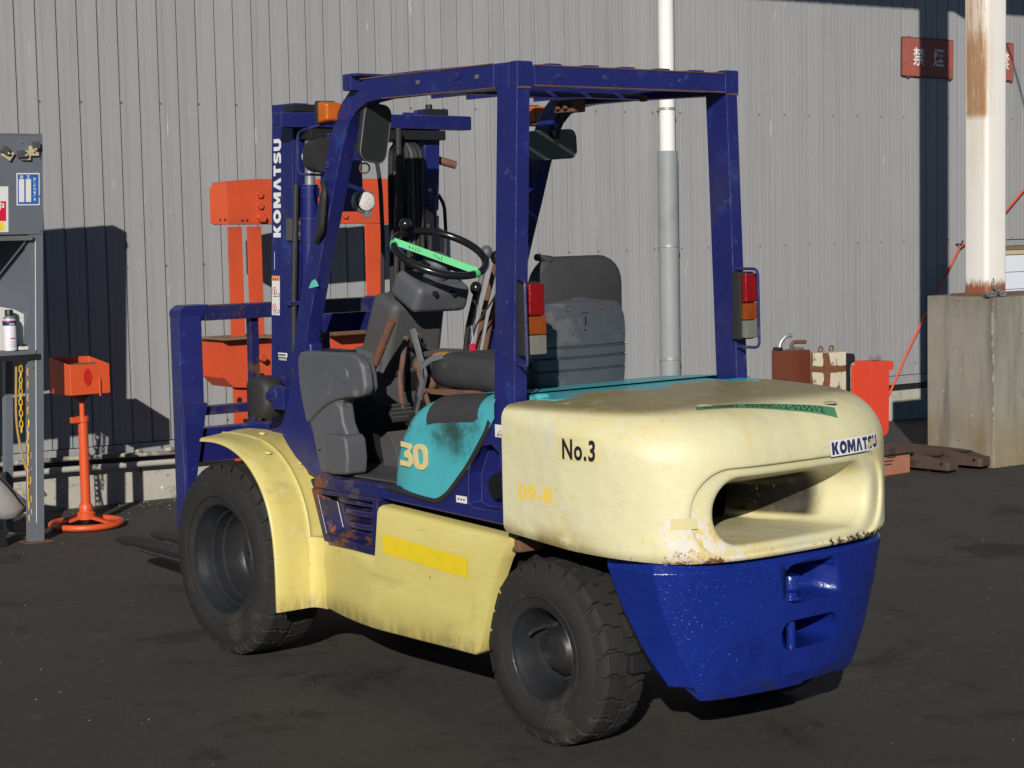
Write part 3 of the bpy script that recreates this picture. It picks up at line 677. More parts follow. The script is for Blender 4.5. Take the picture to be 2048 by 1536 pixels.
o0 = [slot_pt(i, NR, 0) for i in range(NR)]
def outer_pt(i):
    """matching point on the outer boundary of the (s, v) domain, by direction with a corner-preserving stretch"""
    cx, cy = o0[i][0]-.012, o0[i][1]-.732; a = math.atan2(cy/.104, cx/.325)
    c, s_ = math.cos(a), math.sin(a); k = 1/max(abs(c), abs(s_)); return c*k, s_*k
rings = []
for d, h in ((-.150, .44), (-.125, .35), (-.095, .27), (-.066, .21), (-.042, .15), (-.026, .10), (-.014, .065), (-.006, .044), (.000, .030), (.008, .0205), (.018, .0160), (.030, .0140), (.046, .0130), (.058, .0122), (.063, .0100), (.0665, .0040), (.071, .0008), (.082, 0)):
    rings.append([cws(*slot_pt(i, NR, d), 0, h) for i in range(NR)])
base_ring = [slot_pt(i, NR, .082) for i in range(NR)]
K = 34
for k in range(1, K+1):
    f = k/K; ring = []
    for i in range(NR):
        a, b = outer_pt(i); so_ = HS*a
        if b >= 0: vo = .732+(ztop_(so_)-.732)*b
        else: vo = .732+(.732-zbot(so_))*b
        s0, v0 = base_ring[i]; ring.append(cws(s0+(so_-s0)*f, v0+(vo-v0)*f))
    rings.append(ring)
cw = MB().loft(rings, True, False)
# deck on top: same contour shrinking towards the front centre
NT_ = 90; tr = []
for k, f in enumerate([0, .01, .03, .1, .25, .45, .7, .92]):
    tr.append([cws(-HS+2*HS*i/NT_, ztop_(-HS+2*HS*i/NT_)).lerp(Vector((CW_X0, 0, ZT)), f)+Vector((0, 0, .013*(1-(1-f)**3)*(1-f**6*.5))) for i in range(NT_+1)])
cw.loft(tr, False, False)
# underside lip and closed front edge
lip = [[cws(-HS+2*HS*i/NT_, zbot(-HS+2*HS*i/NT_), -k*.05)+Vector((0, 0, .004*k)) for i in range(NT_+1)] for k in (0, 1)]
cw.loft(lip, False, False)
for sgn in (1, -1):
    col = [cws(sgn*HS, zbot(HS)+(ztop_(HS)-zbot(HS))*j/24) for j in range(25)]
    cw.loft([col, [p+Vector((.004, -sgn*.012, -.004 if p.z > 1 else 0)) for p in col], [p+Vector((.006, -sgn*.05, -.02 if p.z > 1 else 0)) for p in col]], False, False)
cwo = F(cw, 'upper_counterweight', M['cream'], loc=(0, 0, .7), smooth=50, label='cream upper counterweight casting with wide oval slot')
bpy.context.view_layer.update()
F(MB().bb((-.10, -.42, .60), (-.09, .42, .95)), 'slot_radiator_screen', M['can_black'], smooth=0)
# decals on the casting
def on_cw(s0, v0, sgn=-1, sx=1): return lambda x, y, z=0: cws(s0+sgn*x*sx, v0+y, .0016+z)
# side: number sticker ( s grows towards the left front, text reads towards the rear )
def s_at(X, side=1):
    lo, hi = 0, HS
    for _ in range(40):
        mid = (lo+hi)/2
        if plan(mid)[0].x < X: lo = mid
        else: hi = mid
    return side*(lo+hi)/2
sA = s_at(-.170)
decal('number_label', paint('pale_number_label', (.66, .58, .30), .5, var=.08), FL, lambda x, y, z=0: cws(s_at(-.160)-x, .878+y+.0*x, .0008), .165, .066, nx=10, ny=2)
text('number_lettering', 'No.3', on_cw(s_at(-.182), .880), M['black_ink'], FL, fit=(.122, .060), bold=.03)
sB = s_at(.015)
decal('date_label', paint('faded_date_label', (.66, .60, .36), .5, var=.08), FL, lambda x, y, z=0: cws(sB+.004-x, .738+y, .0008), .168, .066, nx=10, ny=2)
text('date_lettering', '09-8', on_cw(sB-.004, .747), M['pale_yellow_ink'], FL, fit=(.150, .045), bold=.03)
# rear maker's sticker (with a torn patch)
sK = -.098
def rearmap(x, y, z=0): return cws(sK-x, .858+y+.010*x, .0015+z)
decal('brand_sticker', M['white_ink'], FL, lambda x, y, z=0: rearmap(x, y, -.0006), .245, .046, nx=16, ny=2)
letters('brand_letter', 'KOMATSU', lambda x, y, z: rearmap(x+.006, y+.005, .0005), M['navy'], FL, .234, .036, .12)
m = MB(); pts = [(.165, .010), (.185, .007), (.215, .018), (.232, .028), (.215, .033), (.195, .026), (.172, .018)]
m.add([rearmap(x, y, .0014) for x, y in pts], [list(range(len(pts)))]); F(m, 'torn_patch', paint('exposed_cream', (.62, .50, .27), .5, var=.05), smooth=0, fixn=False)
# old tape remnant on the rear left
decal('old_tape_patch', paint('old_yellow_tape', (.60, .52, .26), .55, var=.1), FL, lambda x, y, z=0: cws(.475-x, .700+y, .0008), .075, .030, nx=6, ny=1)
# green tape with handwriting on the deck edge
ta, tb = Vector((-.455, .300, 0)), Vector((-.560, -.170, 0))
def deckz(x, y):
    ok, loc, n, _ = cwo.ray_cast(Vector((x, y, 2))-cwo.location-FL.location, Vector((0, 0, -1)))
    return loc.z+cwo.location.z if ok else ZT
def tape(x, y, z=0):
    u = (tb-ta).normalized(); vv = Vector((u.y, -u.x, 0)); p = ta+u*x+vv*(-y)
    if vv.x > 0: p = ta+u*x+vv*y
    return Vector((p.x, p.y, deckz(p.x, p.y)+.0018+z))
L_t = (tb-ta).length
decal('green_tape', M['green_tape_dark'], FL, lambda x, y, z=0: tape(x+y*.4, y, 0), L_t, .033, nx=30, ny=6)
text('tape_lettering', 'D10297  FD30C12-525512', lambda x, y, z: tape(x+.03+y*.2, y+.005, .0012), M['black_ink'], FL, fit=(L_t-.07, .022))
for x, y in ((-.42, .235), (-.51, -.19)): F(MB().lathe([(0, .006), (.016, .005), (.024, .0), ], (x, y, deckz(x, y)), (0, 0, 1), 16), 'deck_plug', M['beige'])

def smoothpts(p, n=3):
    for _ in range(n):
        q = [p[0]]
        for a, b in zip(p, p[1:]): q += [(a[0]*.75+b[0]*.25, a[1]*.75+b[1]*.25), (a[0]*.25+b[0]*.75, a[1]*.25+b[1]*.75)]
        p = q+[p[-1]]
    return p
# ---- lower counterweight in fresh gloss blue
def lowring(z, pts):
    full = [(x, y) for x, y in pts]+[(x, -y) for x, y in reversed(pts) if y > 1e-6]
    return [Vector((x, y, z)) for x, y in full]
def zedge(r, dz):       # the cut-away front edge rises towards the wheel
    return r
rows = [(.612, [(-.20, .0), (-.235, .450), (-.262, .468), (-.440, .462), (-.485, .42), (-.53, .25), (-.545, .0)]),
        (.572, [(-.20, .0), (-.240, .455), (-.270, .480), (-.455, .478), (-.515, .42), (-.560, .25), (-.575, .0)]),
        (.45, [(-.20, .0), (-.280, .440), (-.315, .462), (-.460, .445), (-.515, .385), (-.558, .22), (-.572, .0)]),
        (.33, [(-.20, .0), (-.330, .410), (-.370, .430), (-.470, .395), (-.515, .340), (-.550, .20), (-.566, .0)]),
        (.235, [(-.20, .0), (-.380, .375), (-.420, .390), (-.475, .345), (-.510, .300), (-.540, .17), (-.556, .0)]),
        (.190, [(-.20, .0), (-.400, .345), (-.435, .355), (-.470, .320), (-.495, .285), (-.520, .16), (-.535, .0)])]
rings = []
for z, pts in rows:
    tail = pts[3:]+[(x, -y) for x, y in pts[3:-1][::-1]]; tail = smoothpts(tail, 2)
    left = pts[:3]+tail; right = [(x, -y) for x, y in pts[1:3]][::-1]
    ring = [Vector((x, y, z)) for x, y in left+right]
    for p in ring[:3]+ring[-2:]:
        if z < .2 and p.x > -.45: p.z += .045
    rings.append(ring)
lc = F(MB().loft(rings), 'lower_counterweight', M['blue_gloss'], bevel=.010, seg=3, smooth=40, label='fresh glossy blue lower counterweight block')
def pocket(yc, zc, hw, hh, r, d): return MB().prism(rrect(yc, zc, hw, hh, r, 6), 'x', -.75, -.575+d)
cut(lc, [pocket(-.048, .351, .124, .043, .040, .30), pocket(-.045, .500, .110, .058, .035, .26), MB().bb((-.7, -.22, .10), (-.3, -.04, .200))])
F(MB().cyl((-.535, .010, .285), (-.535, .010, .41), .0135, 16), 'tow_pin', M['blue_gloss'])
F(MB().lathe([(.0, .07), (.026, .07), (.03, .06), (.03, .03), (.022, .02), (.022, 0)], (-.515, -.01, .445), (0, 0, 1), 16).lathe([(0, .012), (.035, .01), (.035, 0)], (-.515, -.01, .445), (0, 0, 1), 20), 'tow_pin_head', M['blue_gloss'])
F(MB().bb((-.30, -.30, .25), (.12, .42, .31)), 'rear_axle_beam', M['dark'], bevel=.01)

# ---- wheels
def wheel(xc, ys, R, wd, rimr, side, lugs, front):
    """ys = Y of the outer rim flange, side +1 left / -1 right"""
    ax = Vector((0, side, 0)); c = Vector((xc, ys, R))
    rim = MB()
    if front: prof = [(rimr, -.012), (rimr+.004, -.004), (rimr, .004), (rimr-.006, .002), (rimr-.010, -.012), (rimr-.020, -.03), (rimr-.026, -.055), (rimr-.034, -.060), (rimr-.037, -.095), (rimr-.044, -.100), (rimr-.047, -.150), (rimr-.060, -.172), (rimr-.08, -.178), (.085, -.178), (.075, -.176), (0, -.176)]
    else: prof = [(rimr, -.012), (rimr+.003, -.004), (rimr, .004), (rimr-.006, .002), (rimr-.010, -.010), (rimr-.018, -.022), (rimr-.024, -.06), (rimr-.032, -.085), (rimr-.04, -.105), (.07, -.11), (.07, -.11)]
    rim.lathe(prof, c, ax, 56)
    root = F(rim, 'wheel', M['rim'], loc=c, smooth=40)
    hw = wd/2; yc = -.002-hw            # centre of the tyre along ax, from the flange
    RI = R-.013
    t = MB(); prof = [(rimr-.004, .0), (rimr+.012, .006), (rimr+(RI-rimr)*.3, .014), (rimr+(RI-rimr)*.6, .014), (RI-.030, .004), (RI-.012, -.010), (RI-.003, -.024), (RI, -.05), (RI+.001, yc), (RI, 2*yc+.05), (RI-.012, 2*yc+.010), (RI-.04, 2*yc-.006), (rimr+.01, 2*yc-.006), (rimr-.03, 2*yc)]
    t.lathe(prof, c, ax, 96)
    t.lathe([(rimr+.028, .0142), (rimr+.031, .0165), (rimr+.034, .0142)], c, ax, 72)
    # tread blocks: two staggered rows of kinked lugs, shoulders wrapping on to the sidewall
    u = ax.cross(Vector((0, 0, 1))).normalized(); v = ax.cross(u)
    def pt(a, y, r): return c+ax*y+(u*math.cos(a)+v*math.sin(a))*r
    pitch = 2*PI/lugs; gap = .13*pitch
    for row in (0, 1):
        for k in range(lugs):
            a0 = k*pitch+row*pitch*.5
            def edge(sgn, e):     # zigzag edge angles at stations across the row
                kink = [0, .0, .16, .16, -.02, -.02][e]*pitch
                return a0+kink+(pitch-gap)*sgn*.5
            ys_ = [(.006, RI-.040), (-.006, R-.013), (-.020, R-.002), (-.020-(hw-.025)*.42, R), (-.020-(hw-.025)*.60, R), (yc+.006, R)]
            if row: ys_ = [(2*yc-y, r) for y, r in ys_]
            rs = []
            for e, (y, r) in enumerate(ys_):
                g = 1 if e > 0 else .9
                l, rr_ = edge(-1, e), edge(1, e)
                rs.append([pt(l, y, r-.016 if e else r-.004), pt(l+.03*pitch, y, r), pt(rr_-.03*pitch, y, r), pt(rr_, y, r-.016 if e else r-.004)])
            t.loft(rs)
    t.obj('tyre', M['tread'], root, smooth=32)
    if front:
        MB().lathe([(.062, -.175), (.058, -.155), (.045, -.15), (0, -.148)], c, ax, 32).obj('hub', M['dark'], root)
        for k in range(8):
            a = 2*PI*k/8; p = c+(u*math.cos(a)+v*math.sin(a))*.098+ax*(-.176)
            MB().cyl(p, p+ax*.016, .011, 6).obj('wheel_nut', M['dark'], root)
        p = c+ax*(-.06)+(u*math.cos(-2.0)+v*math.sin(-2.0))*(rimr-.04)
    else:
        MB().lathe([(.078, -.112), (.074, -.075), (.066, -.068), (.055, -.050), (.045, -.044), (0, -.042)], c, ax, 32).obj('hub', M['dark'], root)
        MB().lathe([(rimr-.004, .0035), (rimr-.0025, .005), (rimr-.001, .0035)], c, ax, 56).obj('rim_edge_ring', M['rim'], root)
        for k in range(6):
            a = 2*PI*k/6+.4; p = c+(u*math.cos(a)+v*math.sin(a))*.094+ax*(-.108)
            MB().cyl(p, p+ax*.022, .010, 6).obj('wheel_nut', M['dark'], root)
        MB().tube([c+ax*(-.09)+Vector((.080, 0, .060)), c+ax*(-.035)+Vector((.083, 0, .052)), c+ax*(-.020)+Vector((.088, 0, .040))], .006, 8).obj('valve_stem', M['can_black'], root)
    return root
wheel(0, .502, .278, .172, .142, 1, 24, False)
wheel(0, -.502, .278, .172, .142, -1, 24, False)
wheel(1.724, .567, .351, .215, .204, 1, 30, True)
wheel(1.724, -.567, .351, .215, .204, -1, 30, True)
F(MB().bb((1.62, -.36, .22), (1.84, .36, .48)).bb((-.06, -.34, .2), (.06, .34, .36)), 'axle_housing', M['dark'], bevel=.02)
F(MB().bb((.15, -.40, .24), (1.62, .40, .66)).bb((-.2, -.44, .36), (.16, .30, .60)), 'chassis', M['dark'], bevel=.01)

# ---- yellow side skirts (mirrored), curved in towards the fender
def skY(x): return .525 if x < .80 else .525-.085*min(1, (x-.80)/.44)**1.6
def skirt(sg):
    top = [(.822, .640), (.60, .632), (.35, .622), (.125, .612)]
    arch = [(.110, .600), (.150, .560), (.185, .500), (.215, .430), (.240, .350), (.262, .270), (.272, .238)]
    bot = [(.285, .226), (.5, .226), (.8, .226), (1.0, .225), (1.20, .222)]
    # strips of quads between bottom and top lines so the face can bend
    m = MB(); xs = [.125, .16, .20, .24, .272, .30, .40, .50, .60, .70, .80, .826, .86, .92, .98, 1.04, 1.10, 1.16, 1.21, 1.26]
    def ztop(x): return .612+(.822-x)*-.0+ (x-.125)/(.822-.125)*.028 if x <= .823 else .468+(x-.826)*.035
    def zlow(x): return lerp([(.125, .588), (.150, .560), (.185, .500), (.215, .430), (.240, .350), (.262, .270), (.28, .228), (1.3, .222)], x)
    rings = []
    for x in xs:
        a, b = zlow(x), ztop(x); y = skY(x); r = min(.022, (b-a)*.3)
        rings.append([Vector(p) for p in [(x, sg*(y-.05), a), (x, sg*(y-.006), a), (x, sg*y, a+.006), (x, sg*y, a+(b-a)*.35), (x, sg*(y+.003), a+(b-a)*.6), (x, sg*y, b-r), (x, sg*(y-r*.3), b-r*.3), (x, sg*(y-r), b), (x, sg*(y-.06), b)]])
    m.loft(rings); F(m, 'side_skirt', M['yellow'], smooth=50)
skirt(1); skirt(-1)
decal('reflective_strip', M['bright_yellow'], FL, lambda x, y, z=0: Vector((.768-x, .5298, .489+y-.0*x-.052*x)), .448, .062, nx=2, ny=1)
F(MB().bb((.10, .40, .565), (.16, .50, .61)), 'skirt_bracket', M['rusty'], bevel=.01)

# ---- front fenders
FP = [(1.80, .792), (1.70, .797), (1.60, .786), (1.50, .752), (1.42, .695), (1.36, .622), (1.325, .54), (1.308, .45), (1.302, .35), (1.302, .222)]
def fender(sg):
    pr = smoothpts(FP, 2); m = MB(); th = .006
    def nrm(i):
        a, b = pr[max(i-1, 0)], pr[min(i+1, len(pr)-1)]; t = Vector((b[0]-a[0], b[1]-a[1])).normalized(); return Vector((-t.y, t.x))
    ys = [.30, .36, .40, .44, .452, .458, .464, .476, .55, .596, .604]; hs = [0, 0, 0, 0, .001, .005, .001, 0, 0, 0, -.006]
    rings = []
    for i, (x, z) in enumerate(pr):
        n = nrm(i); n = -n if n.dot(Vector((x-1.724, z-.3))) < 0 else n
        row = []
        wi = max(0, min(1, (x-1.58)/.22)); ex = lambda y: .15*max(0, (.60-y)/.25)*wi if y > .35 else .15*wi
        for y, h in zip(ys, hs): row.append(Vector((x+n.x*h+ex(y), sg*y, z+n.y*h)))
        for y, h in list(zip(ys, hs))[::-1]: row.append(Vector((x+n.x*(h-th)+ex(y), sg*y, z+n.y*(h-th))))
        rings.append(row)
    m.loft(rings); F(m, 'front_fender', M['yellow'], smooth=40)
    for x, y, z in ((1.70, .40, .797), (1.44, .40, .712), (1.50, .50, .752)): F(MB().lathe([(0, .008), (.010, .007), (.013, 0)], (x, sg*y, z), (-.2, 0, 1), 8), 'fender_bolt', M['yellow'])
    # gusset joining fender and skirt
    m = MB(); rs = []
    for z in (.222, .30, .40, .47):
        rs.append([Vector((1.302, sg*.47, z)), Vector((1.296, sg*.458, z)), Vector((1.27, sg*.447, z)), Vector((1.235, sg*.444, z)), Vector((1.235, sg*.40, z)), Vector((1.302, sg*.40, z))])
    m.loft(rs); F(m, 'fender_flange', M['yellow'], smooth=50)
fender(1); fender(-1)

# ---- blue side panels, entry step, deck
PANEL = [(.835, .700), (.835, .660), (.125, .640), (.120, .955), (.30, .955), (.40, .86), (.48, .76), (.58, .715), (.75, .708)]
lp = F(MB().prism(PANEL, 'y', .430, .500), 'side_panel', M['blue'], bevel=.006, smooth=30)
rec = [(.372, .695), (.368, .79), (.335, .85), (.29, .885), (.235, .895), (.19, .87), (.178, .80), (.178, .70), (.20, .683), (.34, .683)]
m = MB(); m.prism([(x*.86+.025, z*.96+.026) for x, z in rec], 'y', .448, .56)
cut(lp, [m])
F(MB().lathe([(0, .030), (.036, .030), (.040, .024), (.042, 0), (.048, -.004), (.048, -.01)], (.232, .452, .752), (0, 1, 0), 28).bb((.226, .482, .735), (.238, .487, .772)), 'filler_cap', M['black_gloss'])
F(MB().prism(PANEL, 'y', -.430, -.500), 'side_panel', M['blue'], bevel=.006, smooth=30)
# rubber seal line between hood and panel
seal = [(.770, .703), (.62, .690), (.515, .682), (.485, .690), (.44, .715), (.34, .806), (.245, .918), (.225, .955)]
F(MB().tube(fillet([(x, .503, z) for x, z in seal], .03), .009, 8), 'rubber_seal', M['rubber'])
# entry step: a worn pressed-steel foot well below the floor
def step(sg):
    m = MB(); rs = []
    zs = [(.725, .478, .0), (.668, .484, .0), (.660, .500, .0), (.655, .506, .0)]
    # outer frame
    fr = [(1.222, .655), (1.150, .478), (.842, .462), (.822, .660)]
    inn = [(1.178, .640), (1.128, .505), (.864, .490), (.846, .645)]
    back = [(1.165, .640), (1.120, .520), (.864, .505), (.846, .645)]
    vs = [(x, sg*.507, z) for x, z in fr]+[(x, sg*.512, z) for x, z in inn]+[(x, sg*.442, z) for x, z in back]+[(x, sg*.44, z) for x, z in fr]
    m.add(vs, [[0, 1, 5, 4], [1, 2, 6, 5], [2, 3, 7, 6], [3, 0, 4, 7], [4, 5, 9, 8], [5, 6, 10, 9], [6, 7, 11, 10], [8, 9, 10, 11], [0, 12, 13, 1], [1, 13, 14, 2], [2, 14, 15, 3], [3, 15, 12, 0], [4, 8, 11, 7]])
    st = F(m, 'entry_step', M['blue_step'], bevel=.006, smooth=40)
    # back wall ribs (toe treads), each bulging
    for k, (z, dy) in enumerate(((.628, .046), (.590, .036), (.548, .044))):
        x0, x1 = 1.15-.02*k-(.655-z)*.3, .853
        m = MB(); m.loft([[Vector((x1+(x0-x1)*f, sg*(.440+dy*math.sin(PI*min(1, max(0, f*1.0)))**.35+.0), z+a)) if abs(a) < .012 else Vector((x1+(x0-x1)*f, sg*.438, z+a)) for a in (-.017, -.008, .008, .017)] for f in [i/10 for i in range(11)]], False, False)
        m.obj('step_rib', M['blue_step'], st, smooth=60)
    # upper sill band under the floor
    m = MB(); m.loft([[Vector((x, sg*(.452+.016*math.sin(PI*(x-.82)/.42)), .702)), Vector((x, sg*(.478+.016*math.sin(PI*(x-.82)/.42)), .698)), Vector((x, sg*(.486+.014*math.sin(PI*(x-.82)/.42)), .688)), Vector((x, sg*(.486+.012*math.sin(PI*(x-.82)/.42)), .658)), Vector((x, sg*.45, .652))] for x in [.80+.0213*i for i in range(21)]], False, False)
    F(m, 'floor_sill', M['blue_step'], smooth=60)
step(1); step(-1)
# floor plate with perforated mat
F(MB().bb((.76, -.46, .670), (1.235, .462, .702)).bb((1.235, -.40, .67), (1.5, .395, .702)), 'floor_plate', M['dark'], bevel=.006)
fm = F(MB().bb((.80, -.30, .7025), (1.26, .44, .709)), 'floor_mat', M['plastic_dusty'], bevel=.002)
for i in range(3):
    for j in range(7): MB().cyl((1.10-.028*j+.01*(i % 2), .40-.03*i, .7088), (1.10-.028*j+.01*(i % 2), .40-.03*i, .7094), .0075, 8).obj('mat_hole', M['dark'], fm)

# ---- turquoise engine hood with rounded shoulders
HZ = [(.20, 1.032), (.30, 1.029), (.40, 1.022), (.50, 1.012), (.56, 1.000), (.61, .983), (.65, .960), (.685, .925), (.71, .885), (.73, .835), (.745, .78), (.755, .72)]
HB = [(.20, .965), (.235, .925), (.33, .805), (.44, .712), (.49, .690), (.60, .694), (.755, .706)]
def hood_pt(x, u, off=0):
    """u: 0 at the lower edge of the left flank, 1 at the start of the shoulder, 2 top of shoulder, 3 centre line"""
    zt, zb = lerp(HZ, x), lerp(HB, x); r = min(.085, (zt-zb)*.45); fr = max(0, (x-.60)/.155); y1 = .507-.03*fr**2.5
    if u <= 1: return Vector((x, y1-.012*(1-u)*0+off, zb+(zt-r-zb)*u))
    if u <= 2: a = (u-1)*PI/2; return Vector((x, y1-r+(r+off)*math.cos(a), zt-r+(r+off)*math.sin(a)))
    return Vector((x, (y1-r)*(3-u), zt+off))
xs = [.20+.555*(i/30)**.8 for i in range(31)]
us = [0, .25, .5, .75, 1, 1.15, 1.3, 1.45, 1.6, 1.75, 1.9, 2, 2.4, 3]
def mir(p): return Vector((p.x, -p.y, p.z))
rings = [[hood_pt(x, u) for u in us]+[mir(hood_pt(x, u)) for u in us[:-1][::-1]] for x in xs]
hood = MB().loft(rings, False, False)
hood.add(rings[-1], [list(range(len(rings[-1])))])
F(hood, 'engine_hood', M['teal'], loc=(0, 0, .7), smooth=45, label='turquoise engine hood side with the cream number 30')
m = MB(); ring = []
for i in range(13):
    x = .285+.262*i/12; ring.append([hood_pt(x+.012*(k-3)/6 if k < 3 else x, 1.02+.11*k+(0 if 0 < i < 12 else 0), .0035 if 0 < k < 9 else .001) for k in range(10)])
pad = F(MB().loft(ring, False, False), 'grip_pad', M['vinyl'], smooth=50)
# raised 30
def hoodflat(x, y, z=0): return Vector((.682-x, .5085+z, .780+y-.012*x))
def glyph(name, pts_list):
    m = MB()
    for outer in pts_list: m.prism([(x, z) for x, z in outer], 'y', 0, .0045, lambda p: hoodflat(p.x, p.z, p.y))
    F(m, name, M['number_ink'], bevel=.001, smooth=30)
three = [[(.004, .080), (.062, .076), (.062, .062), (.050, .048), (.064, .036), (.064, .012), (.052, 0), (.0, .002), (.0, .020), (.044, .017), (.044, .028), (.022, .031), (.022, .046), (.044, .060), (.004, .063)]]
glyph('raised_number', three)
m = MB(); o_ = rrect(.108, .039, .036, .041, .028, 5); i_ = rrect(.108, .039, .016, .024, .013, 5); n = len(o_)
for z in (0, .0045):
    m.v += [hoodflat(x, y, z) for x, y in o_]+[hoodflat(x, y, z) for x, y in i_]
for i in range(n):
    j = (i+1) % n; m.f += [[2*n+i, 2*n+j, 3*n+j, 3*n+i], [i, j, 2*n+j, 2*n+i], [n+i, n+j, 3*n+j, 3*n+i]]
F(m, 'raised_number', M['number_ink'], smooth=30)
# turquoise cover strip between posts and casting, dark engine bay between
F(MB().bb((.095, -.40, .98), (.225, .39, 1.026)), 'rear_hood_cover', M['teal'], loc=(0, 0, .7), bevel=.012, smooth=40)
F(MB().bb((.0, -.44, .98), (.094, .44, 1.030)).bb((.062, .40, 1.02), (.092, .445, 1.042)), 'hood_hinge_strip', M['teal'], loc=(0, 0, .7), bevel=.01, smooth=40)
F(MB().bb((.17, -.42, .60), (.76, .42, .93)), 'engine_bay', M['dark'])
# ---- overhead guard
def gpath(y0, y1, y2, ye):
    pts = [(1.36, 1.05), (1.337, 1.121), (1.306, 1.227), (1.254, 1.366), (1.201, 1.503), (1.145, 1.638), (1.100, 1.754), (1.073, 1.819), (1.042, 1.884), (1.010, 1.926), (.962, 1.962), (.89, 1.986), (.80, 1.994), (.605, 1.994), (.40, 1.990), (.222, 1.986)]
    return pts
for sg in (1, -1):
    pts = gpath(0, 0, 0, 0); P3 = []
    for x, z in pts:
        y = .437+.0*(z-1); P3.append(Vector((x, sg*y, z)))
    g = MB().sweep(fillet(P3[:8], .02, 3)[:-1]+P3[7:], (0, 1, 0), .056, .076)
    F(g, 'guard_front_pillar', M['blue'], bevel=.005, smooth=35)
    # rear posts lean in towards the top
    m = MB(); rs = []
    for z, yo in ((.930, .503), (.96, .500), (1.5, .480), (1.955, .462)):
        rs.append([Vector(p) for p in [(.115, sg*yo, z), (.212, sg*yo, z), (.212, sg*(yo-.051), z), (.115, sg*(yo-.051), z)]])
    m.loft(rs); F(m, 'guard_rear_post', M['blue'], bevel=.005)
    F(MB().bb((.110, sg*.465, 1.950), (.150, sg*.402, 2.026)), 'corner_cap', M['blue'], bevel=.006)
    F(MB().bb((.150, sg*.465, 1.950), (.222, sg*.409, 2.024)), 'guard_side_rail_end', M['blue'], bevel=.004)
F(MB().bb((.112, -.398, 1.955), (.158, .398, 2.014)), 'guard_rear_beam', M['blue'], bevel=.005)
F(MB().bb((.925, -.50, 1.990), (.972, .50, 2.040)).bb((.90, -.50, 2.034), (.972, .50, 2.044)), 'guard_front_beam', M['blue'], bevel=.004)
for y in (.30, .15, 0, -.15, -.30): F(MB().bb((.13, y-.026, 2.0155), (.95, y+.026, 2.0235)).bb((.13, y-.006, 1.972), (.95, y+.006, 2.0155)), 'guard_roof_bar', M['blue'], bevel=.002)
F(MB().bb((.50, -.408, 1.955), (.53, .408, 1.972)), 'guard_cross_bar', M['blue'], bevel=.002)
F(MB().bb((.80, -.35, 1.930), (.90, -.408, 1.972)).cyl((.83, -.345, 1.95), (.83, -.335, 1.95), .012, 6).cyl((.87, -.345, 1.95), (.87, -.335, 1.95), .012, 6), 'mirror_bracket', M['rusty'], bevel=.003)
F(MB().bb((.45, -.38, 1.945), (.475, -.36, 1.965)), 'guard_stub', M['rusty'], bevel=.004)
for x, z in ((1.12, 1.755), (.40, 2.0)): F(MB().lathe([(0, .008), (.011, .008), (.013, 0)], (x, .465, z), (0, 1, 0), 6), 'guard_bolt', M['blue'])
for sg in (1, -1):
    for z in (1.948, 1.30): 
        if z > 1.5: F(MB().tube([(.1135, sg*.463, z), (.1135, sg*.412, z)], .0035, 6), 'weld_bead', M['rusty'])
for x, z in ((.60, 1.994), (.30, 1.99)): F(MB().lathe([(0, .006), (.007, .006), (.008, 0)], (x, .465, z), (0, 1, 0), 6), 'guard_bolt', M['bolt'])
for y in (.30, .12, -.20): F(MB().lathe([(0, .005), (.007, .005), (.008, 0)], (.112, y, 1.985), (-1, 0, 0), 8), 'guard_bolt', M['blue'])
# edge rust on the guard rails: chipped thin seams of rust where the welds run
for a, b in (((.216, .466, 1.9515), (.80, .466, 1.9565)), ((.112, .40, 1.9545), (.112, -.40, 1.9545)), ((.95, .466, 2.0265), (.22, .466, 2.0235)), ((.1115, .397, 2.0145), (.1115, -.397, 2.0145))):
    F(MB().tube([a, b], .0022, 5), 'rust_seam', M['rusty'])
# stickers on the left post and panel
def side(x, z, y=.5): return flat((x, y, z), (-1, 0, 0), (0, 0, 1))
decal('warning_sticker', M['sign_white'], FL, side(.202, .909, .5035), .062, .038)
for pts in ([(.010, .006), (.020, .006), (.020, .020), (.030, .020)], [(.034, .008), (.052, .008), (.052, .03), (.034, .03), (.034, .008)]):
    F(MB().tube([side(.202, .909, .5045)(x, y) for x, y in pts], .0009, 4), 'sticker_print', M['black_ink'])
for x in (.016, .030, .046): F(MB().lathe([(.0025, 0), (.0045, 0)], side(.202, .909, .5045)(x, .008), (0, 1, 0), 12), 'sticker_print', M['black_ink'])
decal('small_data_plate', M['sign_white'], FL, side(.403, .690, .5035), .055, .022)
for x in (.012, .026, .040): F(MB().cyl(side(.403, .690, .5035)(x, .011), side(.403, .690, .5042)(x, .011), .0035, 8), 'sticker_print', M['black_ink'])

